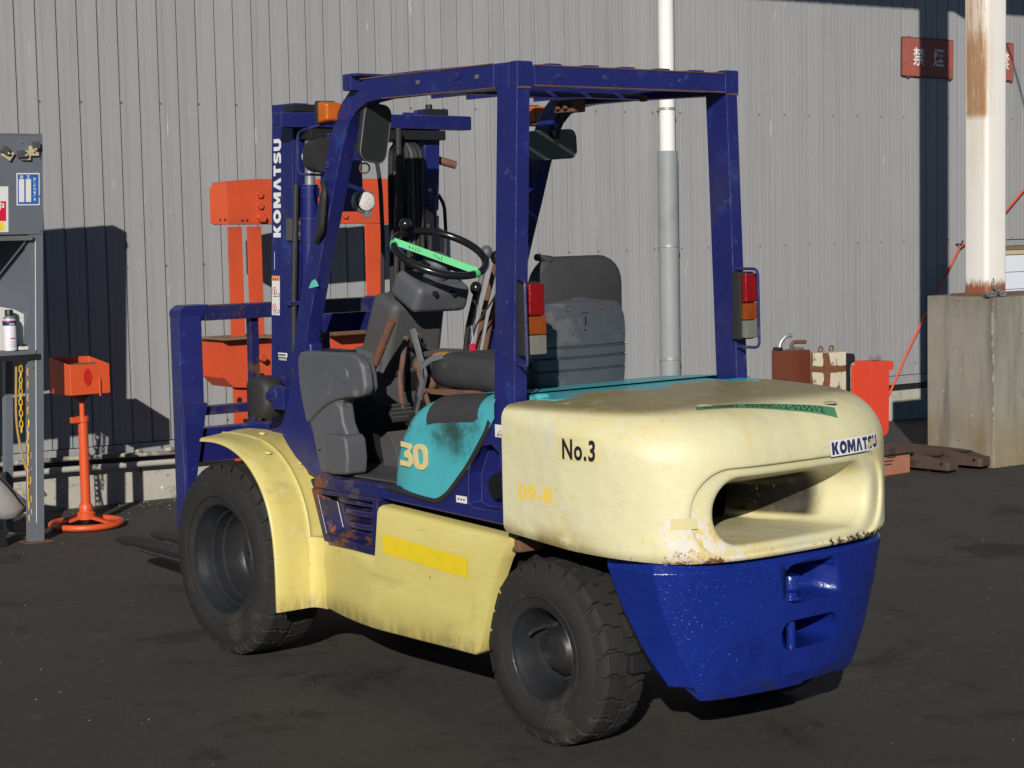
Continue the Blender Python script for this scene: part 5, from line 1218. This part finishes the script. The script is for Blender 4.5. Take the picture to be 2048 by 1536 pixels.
for y in (-.20, .17): F(MB().bb((1.86, y, .26), (2.11, y+.03, .80)), 'carriage_side_plate', M['blue'], bevel=.004)
for yc in (.120, -.055):
    hw = .058; tip = 3.44; m = MB(); rs = []
    for x, k, zt_, zb_ in ((2.16, 1, .195, .145), (2.6, 1, .194, .149), (3.0, 1, .192, .158), (3.25, .96, .190, .168), (3.33, .84, .189, .173), (3.37, .62, .188, .176), (3.385, .34, .187, .178)):
        rs.append([Vector((x, yc-hw*k, zb_)), Vector((x, yc+hw*k, zb_)), Vector((x, yc+hw*k, zt_)), Vector((x, yc-hw*k, zt_))])
    m.loft(rs); f = F(m, 'fork', M['fork_black'], bevel=.004)
    MB().bb((2.16, yc-hw, .13), (2.205, yc+hw, .80)).obj('fork_shank', M['dark'], f, bevel=.005)
    MB().tube([(2.3, yc+hw*.99, .160), (3.2, yc+hw*.99, .172)], .003, 6).obj('worn_edge', M['truck_rust'], f)
# ================================================================= LEFT: cabinet, stand, chains
CF = 4.565
def cy(y, z): return y-.040*z            # the stand leans a little
def cbox(name, mat, a, b, parent, **k):
    m = MB().bb(a, b); m.v = [Vector((p.x, cy(p.y, p.z), p.z)) for p in m.v]; return m.obj(name, mat, parent, **k)
cab = thing('tool_cabinet', 'grey steel tool cabinet with notices and an open shelf at the left edge', 'cabinet', (CF+.2, .25, 0))
YR = -.068
cbox('front_panel', M['grey_paint'], (CF, YR, 1.535), (CF+.012, .75, 2.02), cab, bevel=.002)
cbox('side_panel', M['grey_paint'], (CF+.014, YR, .90), (CF+.08, YR+.010, 2.01), cab)
cbox('lower_side_panel', M['grey_paint'], (CF+.081, YR, .90), (CF+.40, YR+.010, 1.52), cab)
cbox('back_panel', M['grey_paint'], (CF+.40, YR, .97), (CF+.41, .75, 1.53), cab)
cbox('top_panel', M['grey_paint'], (CF+.001, YR+.001, 2.021), (CF+.085, .75, 2.028), cab)
cbox('cell_roof', M['grey_paint'], (CF+.013, YR+.011, 1.5305), (CF+.399, .75, 1.5345), cab)
cbox('inner_panel', M['grey_paint'], (CF+.052, YR+.060, .965), (CF+.40, YR+.066, 1.52), cab)
cbox('corner_post', M['grey_paint'], (CF+.002, YR, 0), (CF+.006, YR+.042, 1.533), cab)
cbox('post_edge', M['sign_white'], (CF-.001, YR+.040, .10), (CF+.0015, YR+.0432, 1.50), cab)
cbox('post_flange', M['grey_paint'], (CF+.006, YR+.040, 0), (CF+.05, YR+.074, 1.533), cab)
cbox('post_side', M['grey_paint'], (CF+.0065, YR, 0), (CF+.05, YR+.005, .899), cab)
cbox('far_post', M['grey_paint'], (CF+.002, .71, 0), (CF+.05, .75, 1.533), cab)
cbox('far_rear_post', M['grey_paint'], (CF+.36, .71, 0), (CF+.399, .75, .969), cab)
cbox('rear_post', M['grey_paint'], (CF+.36, YR, 0), (CF+.40, YR+.04, .969), cab)
cbox('shelf', M['grey_paint'], (CF+.052, YR+.006, .948), (CF+.39, .75, .962), cab)
cbox('shelf_front', M['dark'], (CF-.008, YR+.022, .916), (CF-.001, .75, .942), cab)
cbox('shelf_lip', M['grey_paint'], (CF-.006, YR+.044, .943), (CF+.05, .75, .961), cab)
cbox('hanging_bar', M['bolt'], (CF-.02, -.004, 1.505), (CF-.004, .75, 1.528), cab, bevel=.002)
cbox('foot_plate', M['rusty'], (CF-.03, YR-.035, 0), (CF+.08, YR+.10, .006), cab, bevel=.002)
for y, z in ((.045, 1.985), (-.078+.06, 1.985), (-.050, 1.905), (-.050, 1.720), (-.050, 1.552), (.040, 1.552)):
    MB().lathe([(0, -.005), (.006, -.003), (.007, 0)], (CF, cy(y, z), z), (1, 0, 0), 12).obj('rivet', M['bolt'], cab)
for z in (.91, .875): MB().lathe([(0, -.004), (.006, -.002), (.006, 0)], (CF+.005, cy(YR+.058, z), z), (1, 0, 0), 10).obj('rivet', M['bolt'], cab)
# notices
def nf(y0, z0, d=.0125): return lambda x, y, z=0: Vector((CF-.0006-z, cy(y0-x, z0+y), z0+y))
nt_ = thing('duty_notice', 'blue notice with two white name slots on the cabinet front', 'notice', (CF-.003, -.005, 1.68))
def dec2(mat, par, y0, z0, w_, h_, d, name): return decal(name, mat, par, lambda x, y, z=0: Vector((CF-.0006-d, cy(y0-x, z0+y), z0+y)), w_, h_)
dec2(M['sign_white'], nt_, .072, 1.677, .122, .158, .0, 'notice_card')
dec2(M['sign_blue'], nt_, .066, 1.683, .110, .146, .0008, 'blue_field')
for y0 in (.060, .024): dec2(M['sign_white'], nt_, y0, 1.693, .028, .112, .0016, 'name_slot')
text('notice_lettering', '副', lambda x, y, z: Vector((CF-.0024, cy(.054-x, 1.808+y), 1.808+y)), M['sign_white'], nt_, fit=(.016, .016), bold=.02)
text('notice_lettering', '正', lambda x, y, z: Vector((CF-.0024, cy(.018-x, 1.808+y), 1.808+y)), M['sign_white'], nt_, fit=(.016, .016), bold=.02)
for k, ch in enumerate('危険物保安監督者'[:7]):
    ch = '設備機作責任者'[k]
    text('notice_lettering', ch, lambda x, y, z, k=k: Vector((CF-.0024, cy(-.016-x, 1.799-.0168*k+y), 1.799-.0168*k+y)), M['sign_white'], nt_, fit=(.014, .014), bold=.02)
nt2 = thing('operation_notice', 'red, white and yellow notice cut by the left edge of the picture', 'notice', (CF-.003, .12, 1.56))
dec2(M['sign_white'], nt2, .36, 1.548, .245, .222, .0, 'notice_card')
dec2(M['sign_red'], nt2, .355, 1.602, .228, .096, .0008, 'red_field')
dec2(M['sign_yellow'], nt2, .345, 1.555, .207, .042, .0008, 'yellow_field')
for k, (ch, y0) in enumerate((('転', .262), ('中', .180))):
    text('notice_lettering', ch, lambda x, y, z, y0=y0: Vector((CF-.0022, cy(y0-x, 1.655+y), 1.655+y)), M['sign_white'], nt2, fit=(.042, .040), bold=.035)
text('notice_lettering', '運転禁止', lambda x, y, z: Vector((CF-.0022, cy(.225-x, 1.562+y), 1.562+y)), M['black_ink'], nt2, fit=(.07, .010), bold=.02)
# magnetic clips on the front panel
def clip(y, z, rot, lab, lift=.0):
    t = thing('magnetic_clip', lab, 'clip', (CF-.02, cy(y, z), z), 0, 'beige magnetic clips on the cabinet')
    R = Matrix.Rotation(math.radians(rot), 3, 'X'); c = Vector((CF, cy(y, z), z))
    def bx(name, mat, c_, d, b=.003): m = MB().box((0, 0, 0), d); m.v = [R @ (p+Vector(c_))+c for p in m.v]; m.obj(name, mat, t, bevel=b)
    bx('clip_body', M['beige'], (-.009, -.012, -.004), (.018, .05, .048)); bx('clip_jaw', M['plastic_dusty'], (-.024, .016, .002), (.026, .034, .036)); bx('clip_pin', M['beige'], (-.030, -.004, -.004), (.016, .012, .012)); bx('clip_hole', M['dark'], (-.0185, -.020, -.006), (.002, .008, .008), 0)
clip(.128, 1.935, 35, 'leftmost beige clip, turned diagonally on the cabinet front')
clip(.040, 1.925, 0, 'middle beige clip with grey jaw on the cabinet front')
clip(-.020, 1.955, 90, 'rightmost beige clip hanging over the cabinet corner')
# on the shelf
can = thing('spray_can', 'white spray can with black cap on the cabinet shelf', 'spray can', (CF+.10, cy(.078, .963), .963))
cc = Vector((CF+.038, cy(.090, .963), .963))
MB().lathe([(0, 0), (.030, 0), (.033, .004), (.033, .150), (.030, .157), (.0, .157)], cc, (0, 0, 1), 32).obj('can_body', M['can_white'], can)
MB().lathe([(.0305, .1575), (.028, .166), (.020, .173), (0, .173)], cc, (0, 0, 1), 32).obj('can_shoulder', M['clear_metal'], can)
MB().lathe([(0, .173), (.0205, .173), (.0205, .198), (.018, .203), (0, .203)], cc, (0, 0, 1), 24).obj('can_cap', M['can_black'], can)
for z, h, mt in ((.128, .020, 'can_blue'), (.149, .003, 'can_red'), (.125, .003, 'can_red')): MB().lathe([(.0332, z), (.0334, z+.001), (.0334, z+h-.001), (.0332, z+h)], cc, (0, 0, 1), 32).obj('can_band', M[mt], can)
def cyw(a0, z0): return lambda x, y, z: cc+Vector((-math.cos(a0-x/.0335)*.0337, -math.sin(a0-x/.0335)*.0337*-1*-1, z0+y))
for z0, mt, wd in ((.062, 'can_red', .022), (.134, 'sign_white', .03)):
    for k in range(5):
        a = -.35+.16*k; p = cc+Vector((-.0337*math.cos(a), -.0337*math.sin(a), z0)); MB().box(p, (.0006, .004, .006), Matrix.Rotation(a, 3, 'Z')).obj('can_lettering', M[mt], can)
for k in range(9):
    for r_ in range(3):
        a = -.6+.12*k; p = cc+Vector((-.0337*math.cos(a), -.0337*math.sin(a), .045-.011*r_)); 
        if (k*7+r_*3) % 4: MB().box(p, (.0005, .003, .002), Matrix.Rotation(a, 3, 'Z')).obj('can_lettering', M['bolt'], can)
bxw = thing('white_carton', 'white carton standing behind the spray can', 'box', (CF+.2, cy(.01, .963), .963))
MB().prism([(cy(.13, 1), .963), (cy(-.010, 1), .963), (cy(-.010, 1.1), 1.138), (cy(.05, 1.2), 1.165), (cy(.13, 1.2), 1.182)], 'x', CF+.085, CF+.17).obj('carton_body', M['white_box'], bxw, bevel=.004, smooth=20)
MB().bb((CF+.082, cy(.10, 1.15), 1.125), (CF+.0845, cy(-.008, 1.15), 1.128)).obj('carton_fold', M['sign_white'], bxw)
tp = thing('tape_roll', 'small white tape roll lying on the shelf before the carton', 'tape roll', (CF+.09, cy(.0, .963), .963))
MB().bb((CF+.02, cy(.052, .97), .963), (CF+.075, cy(-.010, .97), .982)).obj('roll_body', M['white_box'], tp, bevel=.006)
MB().lathe([(.010, 0), (.026, 0), (.026, .008), (.010, .008)], (CF+.048, cy(.028, .97), .982), (0, 0, 1), 24).obj('roll_core', M['can_black'], tp)

# chains: separate links
def chain(name, label, pts, mat, L_=.034, wd=.0075, r=.0028):
    t = thing(name, label, 'chain', pts[0], 0, 'yellow plastic chains')
    P_ = [Vector(p) for p in pts]; d = [0]
    for a, b in zip(P_, P_[1:]): d.append(d[-1]+(b-a).length)
    step_ = L_-2.3*r; n = int(d[-1]/step_)
    o_ = []
    for i in range(16):
        a = 2*PI*i/16; o_.append(Vector((math.cos(a)*wd, 0, math.sin(a)*wd+math.copysign(L_/2-wd, math.sin(a)))))
    mb = MB().tube(o_, r, 6, closed=True); proto = None
    for k in range(n):
        x = (k+.5)*step_; i = max(0, min(bisect.bisect_right(d, x)-1, len(P_)-2)); f = (x-d[i])/(d[i+1]-d[i]); c = P_[i].lerp(P_[i+1], f); tg = (P_[i+1]-P_[i]).normalized()
        if proto is None: proto = mb.obj('chain_link', mat, t, smooth=60, loc=(0, 0, 0)); o = proto
        else: o = proto.copy(); COL.objects.link(o)
        q = Vector((0, 0, 1)).rotation_difference(tg) @ Matrix.Rotation((k % 2)*PI/2+random.uniform(-.25, .25), 3, 'Z').to_quaternion()
        o.location = c-t.location; o.rotation_mode = 'QUATERNION'; o.rotation_quaternion = q
    return t
chain('yellow_chain', 'bright yellow chain hanging in front of the cabinet leg', [(CF+.02, cy(-.002, .9), .90), (CF+.02, cy(.0, .6), .60), (CF+.015, cy(.006, .3), .28), (CF+.02, cy(-.006, .1), .075)], M['chain_yellow'], .040, .0105, .0036)
chain('yellow_chain', 'tangled yellow chain left of the front chain under the shelf', [(CF+.05, cy(.03, .9), .91), (CF+.05, cy(.032, .7), .72), (CF+.06, cy(.026, .6), .55)], M['chain_yellow'])
chain('yellow_chain', 'brownish chain hanging behind the cabinet leg towards the wall', [(CF+.24, -.150, 1.25), (CF+.24, -.155, .9), (CF+.25, -.150, .55), (CF+.25, -.155, .33)], M['rope'], .038, .010, .0036)
chain('yellow_chain', 'yellow chain with white end hanging right of the cabinet leg', [(CF+.22, -.162, 1.10), (CF+.22, -.172, .80), (CF+.22, -.168, .66)], M['chain_yellow'])
t = thing('rope', 'old tan rope hanging under the cabinet shelf', 'rope', (CF+.06, .03, .3)); MB().tube(fillet([(CF+.06, .044-.03, .90), (CF+.06, .050-.02, .60), (CF+.05, .026-.02, .42), (CF+.05, -.010-.02, .30)], .1, 5), .0065, 8).obj('rope_strand', M['rope'], t)
t = thing('bent_rod', 'short rusty rod stuck out behind the cabinet leg near the wall pipes', 'rod', (CF+.3, -.2, .2)); MB().tube([(CF+.35, -.17, .30), (CF+.36, -.255, .175)], .009, 8).obj('rod_bar', M['rusty'], t)
# cloth sack and black block at the floor
t = thing('cloth_bag', 'rumpled light grey cloth bag slumped under the cabinet', 'bag', (4.72, .12, .1))
m = MB(); rs = []
rr = random.Random(5)
for k, (z, hy, hx, cyy) in enumerate([(.115, .14, .07, .150), (.125, .175, .09, .125), (.16, .175, .10, .115), (.21, .150, .095, .130), (.27, .125, .085, .150), (.33, .10, .07, .175), (.385, .075, .055, .20), (.41, .03, .02, .22)]):
    rs.append([Vector((4.78+hx*math.cos(a)*(1+.08*math.sin(5*a+k)), cyy-.03+hy*math.sin(a)*(1+.06*math.sin(4*a+1.3*k)), z+.012*math.sin(3*a+k))) for a in [2*PI*i/32 for i in range(32)]])
m.loft(rs); m.obj('bag_body', M['cloth'], t, smooth=70)
MB().tube(fillet([(4.69, .16, .385), (4.685, .06, .28), (4.69, -.02, .17)], .05, 4), .003, 6).obj('bag_seam', M['dark'], t)
t = thing('black_jack_stand', 'small black cast stand on the asphalt under the cabinet', 'stand', (4.6, .16, 0))
MB().prism([(.25, 0), (.134, 0), (.128, .012), (.137, .055), (.118, .065), (.118, .085), (.25, .085)], 'x', 4.56, 4.66).obj('stand_base', M['dark'], t, bevel=.004)
MB().cyl((4.61, .165, .08), (4.61, .165, .135), .035, 20).obj('stand_head', M['dark'], t, bevel=.002)

# orange pedestal stand
SX, SY = 4.83, -.432
st = thing('orange_stand', 'orange pedestal stand with open bin on a handwheel base', 'stand', (SX, SY, 0))
MB().tube([(SX+.18*math.cos(a), SY+.18*math.sin(a), .022) for a in [2*PI*i/48 for i in range(48)]], .0165, 12, closed=True).obj('base_ring', M['orange_stand'], st, smooth=60)
for a in (3.6, 5.6, 1.5): MB().sweep([(SX+.03*math.cos(a), SY+.03*math.sin(a), .055), (SX+.17*math.cos(a), SY+.17*math.sin(a), .026)], (-math.sin(a), math.cos(a), 0), .034, .014).obj('base_spoke', M['orange_stand'], st, bevel=.003)
MB().lathe([(.038, .04), (.048, .045), (.048, .075), (.036, .085), (.036, .115), (.030, .125), (.028, .125)], (SX, SY, 0), (0, 0, 1), 28).obj('base_socket', M['orange_stand'], st)
MB().cyl((SX, SY, .05), (SX-.004, SY-.0, .56), .0255, 24).obj('lower_tube', M['orange_stand'], st)
MB().cyl((SX, SY, .555), (SX, SY, .585), .034, 24).box((SX-.01, SY+.045, .568), (.03, .05, .03)).obj('clamp_collar', M['orange_stand'], st, bevel=.002)
MB().cyl((SX, SY, .56), (SX, SY, .70), .0135, 16).obj('upper_rod', M['orange_stand'], st)
MB().lathe([(.06, .705), (.03, .675), (.02, .665)], (SX, SY, 0), (0, 0, 1), 16).obj('bin_bracket', M['rusty'], st)
bn = [(SX-.115, SY+.115), (SX+.105, SY+.125), (SX+.105, SY-.105), (SX-.115, SY-.108)]
m = MB(); zt = (.862, .893, .888, .858); zi = .012
vs = [(x, y, .705) for x, y in bn]+[(x, y, z) for (x, y), z in zip(bn, zt)]
cxm = SX-.005; cym = SY+.006
ins = [(cxm+(x-cxm)*.93, cym+(y-cym)*.93) for x, y in bn]
vs += [(x, y, z-.001) for (x, y), z in zip(ins, zt)]+[(x, y, .712) for x, y in ins]
m.add(vs, [[3, 2, 1, 0]]+[[i, (i+1) % 4, 4+(i+1) % 4, 4+i] for i in range(4)]+[[4+i, 4+(i+1) % 4, 8+(i+1) % 4, 8+i] for i in range(4)]+[[8+i, 8+(i+1) % 4, 12+(i+1) % 4, 12+i] for i in range(4)]+[[12, 13, 14, 15]])
bo = m.obj('open_bin', M['orange_stand'], st, bevel=.009, seg=3, smooth=40)
m = MB(); rs = [[Vector((SX-.1172-.001*(j % 2), SY+.018+.022*math.cos(2*PI*i/14)*(1.0 if j else 0)*(1+.15*math.sin(i*2)), .795+.045*math.sin(2*PI*i/14)*(1 if j else 0)*(1+.1*math.sin(i*3)))) for i in range(14)] for j in (0, 1)]
m.loft(rs, True, False).obj('red_paint_mark', M['red_spray'], bo)
MB().tube([(SX-.123, SY-.045, .785), (SX-.123, SY-.045, .695)], .005, 8).obj('bin_hook', M['orange_stand'], bo)
MB().box((SX+.0, SY, .845), (.12, .13, .03), Matrix.Rotation(.12, 3, 'Y')).obj('bin_contents', M['rusty'], bo, bevel=.01)

# ================================================================= MIDDLE: orange attachment frame near the wall
of = thing('attachment_rack', 'large orange steel attachment frame standing against the wall behind the mast', 'steel frame', (4.78, -1.8, 0))
OX = 4.70
def ob(name, a, b, mat='orange', **k): return MB().bb(a, b).obj(name, M[mat], of, bevel=k.pop('bevel', .004), **k)
m = MB(); m.prism([(-1.272, 1.562), (-2.62, 1.548), (-2.62, 1.805), (-1.45, 1.806), (-1.272, 1.792)], 'x', OX, OX+.17); m.obj('top_beam', M['orange'], of, bevel=.005)
m = MB(); m.add([(OX+.001, -1.270, 1.562), (OX+.18, -1.262, 1.568), (OX+.18, -1.262, 1.765), (OX+.001, -1.270, 1.79)], [[0, 1, 2, 3]]); m.obj('beam_end', M['orange_stand'], of)
for y in (-1.355, -1.385): MB().cyl((OX-.002, y, 1.582), (OX+.001, y, 1.582), .007, 10).obj('bolt_hole', M['dark'], of)
for x in (.03, .08): MB().cyl((OX+x, -1.2685, 1.588), (OX+x, -1.264, 1.588), .007, 10).obj('bolt_hole', M['dark'], of)
for z in (1.720, 1.660): MB().cyl((OX-.015, -1.468, z), (OX, -1.468, z), .019, 6).obj('hex_bolt', M['orange'], of)
MB().cyl((OX-.03, -1.470, 1.594), (OX, -1.470, 1.594), .024, 6).obj('hex_bolt', M['orange'], of)
MB().cyl((OX-.015, -2.02, 1.60), (OX, -2.02, 1.60), .019, 6).obj('hex_bolt', M['orange'], of)
for y0, y1 in ((-1.270, -1.356), (-1.390, -1.478), (-2.168, -2.285)):
    ob('upright', (OX+.005, y1, 0), (OX+.020, y0, 1.55)); ob('upright_web', (OX+.021, y1+.002, 0), (OX+.075, y1+.012, 1.549))
    for z in (1.075, .61): MB().cyl((OX+.002, (y0+y1)/2+.01, z), (OX+.006, (y0+y1)/2+.01, z), .016, 16).obj('upright_hole', M['dark'], of)
m = MB(); m.prism([(-1.192, .945), (-1.192, .738), (-1.250, .684), (-1.56, .655), (-1.56, .932)], 'x', OX-.03, OX+.20); m.obj('lower_block', M['orange'], of, bevel=.004)
ob('lower_rail', (OX+.0, -2.30, .842), (OX+.08, -1.56, .925))
ob('lower_rail_drop', (OX-.002, -2.165, .35), (OX+.06, -2.035, .842))
MB().cyl((OX-.09, -1.41, .835), (OX-.03, -1.41, .845), .018, 12).obj('spigot', M['orange'], of)
MB().cyl((OX-.032, -1.43, .735), (OX-.029, -1.43, .735), .017, 14).obj('upright_hole', M['dark'], of)
ob('base_rail', (OX-.35, -1.45, 0), (OX+.35, -1.28, .05)); ob('base_rail', (OX-.35, -2.28, 0), (OX+.35, -2.12, .05))
ob('rusty_shelf_beam', (OX-.12, -2.36, .935), (OX-.02, -1.86, .990), 'rusty'); ob('rusty_shelf_top', (OX-.13, -2.2, .9905), (OX-.0, -1.87, 1.000), 'wood')
ob('rusty_bracket', (OX-.13, -2.17, .945), (OX-.122, -2.13, 1.06), 'rusty')
t = thing('steel_block', 'small grey steel block lying on the rusty shelf of the orange frame', 'block', (4.64, -1.98, 1.0)); MB().bb((4.60, -2.07, 1.0005), (4.68, -1.93, 1.050)).bb((4.598, -2.02, 1.032), (4.604, -1.985, 1.048)).obj('block_body', M['bolt'], t, bevel=.004)
t = thing('plank', 'thin grey plank resting on the lower block of the orange frame', 'plank', (4.7, -1.3, .96)); m = MB().bb((4.60, -1.50, .9455), (4.86, -1.16, .957)); m.obj('board', M['wood'], t, bevel=.002)

# ================================================================= RIGHT: lifting weights, pallet truck
def top_loc(name, label, cat, loc, group): return thing(name, label, cat, loc, 0, group)
wt = thing('lifting_weight', 'red-brown block weight with two bent hooks, leftmost beyond the counterweight', 'weight', (3.85, -4.66, 0), 0, 'weights stored beside the pedestal')
MB().bb((3.75, -4.832, 0), (3.905, -4.645, .715)).obj('weight_body', M['brown_block'], wt, bevel=.003)
MB().tube(fillet([(3.86, -4.665, .71), (3.86, -4.68, .77), (3.84, -4.72, .808), (3.83, -4.75, .805)], .03, 5), .013, 10).obj('lifting_hook', M['clear_metal'], wt)
MB().tube(fillet([(3.80, -4.715, .70), (3.80, -4.715, .768), (3.80, -4.84, .762)], .04, 6), [.013]*8, 10).obj('lifting_hook', M['rusty'], wt, smooth=60) if False else MB().tube(fillet([(3.80, -4.715, .70), (3.80, -4.715, .768), (3.80, -4.84, .762)], .04, 6), .013, 10).obj('lifting_hook', M['rusty'], wt)
MB().box((3.87, -4.665, .725), (.05, .04, .022)).obj('hook_base', M['dark'], wt, bevel=.004); MB().box((3.82, -4.785, .722), (.06, .07, .016)).obj('hook_base', M['bolt'], wt, bevel=.004)
ww = thing('lifting_weight', 'rusty white block weight with two eye bolts, between the brown and the orange-red one', 'weight', (3.65, -4.79, 0), 0, 'weights stored beside the pedestal')
MB().bb((3.55, -4.935, 0), (3.685, -4.757, .706)).obj('weight_body', M['white_rusty'], ww, bevel=.006, loc=(3.6, -4.76, .33))
m = MB().prism([(-4.938, 0), (-4.938, .685), (-4.975, .692), (-5.02, .688), (-5.03, .668), (-5.03, .635), (-4.995, .628), (-4.985, .60), (-4.985, .35), (-4.975, 0)], 'x', 3.56, 3.70); m.obj('hanger_ear', M['dark'], ww, bevel=.005)
for y in (-4.80, -4.90): MB().tube([(3.64, y+.018*math.cos(a), .722+.018*math.sin(a)) for a in [2*PI*i/14 for i in range(14)]], .006, 8, closed=True).obj('eye_bolt', M['rusty'], ww)
wo = thing('lifting_weight', 'orange-red slab weight with rounded foot, rightmost of the weights', 'weight', (3.36, -4.88, .19), 0, 'weights stored beside the pedestal')
m = MB().prism([(-4.872, .660), (-5.082, .650), (-5.082, .598), (-5.042, .595), (-5.036, .235), (-5.020, .205), (-4.985, .196), (-4.872, .200)], 'x', 3.30, 3.43); m.obj('weight_body', M['orange_red'], wo, bevel=.004)
MB().bb((3.431, -5.02, .22), (3.45, -4.86, .63)).obj('weight_plate', M['orange_red'], wo, bevel=.003)
MB().box((3.35, -4.97, .672), (.05, .06, .018)).tube([(3.35, -4.95, .68), (3.33, -4.99, .70)], .006, 6).obj('lashing_clip', M['clear_metal'], wo, bevel=.003)
bk = thing('support_block', 'pinkish brown painted steel block under a rusty tray beside the casting', 'block', (3.2, -4.75, 0))
MB().bb((3.055, -4.935, 0), (3.40, -4.30, .125)).obj('block_body', M['brick_red'], bk, bevel=.006)
for k in range(3): MB().box((3.053, -4.76+.02*k, .108-.02*k), (.004, .08, .005)).obj('block_vent', M['dark'], bk)
tr = thing('rusty_tray', 'dark rusty steel tray lying on the pinkish brown block', 'tray', (3.15, -4.8, .13))
m = MB().prism([(-4.30, .132), (-4.948, .126), (-4.952, .158), (-4.90, .172), (-4.80, .172), (-4.74, .195), (-4.60, .195), (-4.30, .18)], 'x', 3.02, 3.30); m.obj('tray_body', M['truck_rust'], tr, bevel=.006)
pj = thing('pallet_truck', 'rusty pallet truck forks pointing from under the weights towards the pedestal', 'pallet truck', (3.4, -5.15, 0))
for y0, x0 in ((-5.33, 2.80), (-5.06, 2.83)):
    m = MB(); hw = .068
    m.loft([[Vector((x, y0-hw*k, .022)), Vector((x, y0+hw*k, .022)), Vector((x, y0+hw*k, zt)), Vector((x, y0-hw*k, zt))] for x, k, zt in ((3.9, 1, .105), (3.08, 1, .104), (2.98, 1, .100), (x0+.07, .92, .080), (x0+.012, .8, .074), (x0, .6, .070))])
    f = m.obj('truck_fork', M['truck_rust'], pj, bevel=.0015, seg=1)
    MB().bb((2.93, y0-.04, .099), (3.04, y0+.04, .1035)).obj('roller_slot', M['dark'], f); MB().cyl((x0+.04, y0+hw*.93, .062), (x0+.04, y0+hw*.96+.002, .062), .010, 10).obj('tip_hole', M['dark'], f)
    MB().cyl((2.99, y0-.04, .022), (2.99, y0+.04, .022), .021, 16).obj('load_roller', M['dark'], f)
MB().bb((3.88, -5.42, .05), (4.0, -4.95, .30)).obj('truck_body', M['rusty'], pj, bevel=.01)

m = MB(); rg = random.Random(11)
for k in range(420):
    q = rg.uniform(-.3, 3.4) if k % 3 else rg.uniform(-.3, 9); d = abs(rg.gauss(0, .22))+.02; p = W(q, .03+d, 0); sz = rg.uniform(.003, .0095)*(1.4 if rg.random() < .06 else 1)
    vs = [p+Vector((sz*rg.uniform(.5, 1.2)*a, sz*rg.uniform(.5, 1.2)*b, sz*rg.uniform(.3, .8)*c_+sz*.3)) for a, b, c_ in ((1, 0, 0), (0, 1, 0), (-1, 0, 0), (0, -1, 0), (0, 0, 1), (0, 0, -.6))]
    m.add(vs, [[0, 1, 4], [1, 2, 4], [2, 3, 4], [3, 0, 4], [1, 0, 5], [2, 1, 5], [3, 2, 5], [0, 3, 5]])
for k in range(150):
    p = Vector((rg.uniform(-1.5, 5), rg.uniform(-4.5, 3), 0)); sz = rg.uniform(.002, .0055)
    vs = [p+Vector((sz*rg.uniform(.5, 1.2)*a, sz*rg.uniform(.5, 1.2)*b, sz*rg.uniform(.3, .8)*c_+sz*.3)) for a, b, c_ in ((1, 0, 0), (0, 1, 0), (-1, 0, 0), (0, -1, 0), (0, 0, 1), (0, 0, -.6))]
    m.add(vs, [[0, 1, 4], [1, 2, 4], [2, 3, 4], [3, 0, 4], [1, 0, 5], [2, 1, 5], [3, 2, 5], [0, 3, 5]])
o = m.obj('gravel_debris', paint('pale_grit', (.24, .22, .18), .9, var=.5, vs=30), None, smooth=0, kind='stuff')
setp(o, 'small pale grit scattered on the asphalt along the foot of the wall', 'gravel')
for o in bpy.data.objects:
    if 'local' in o: del o['local']
    if o.parent and 'category' in o: del o['category']
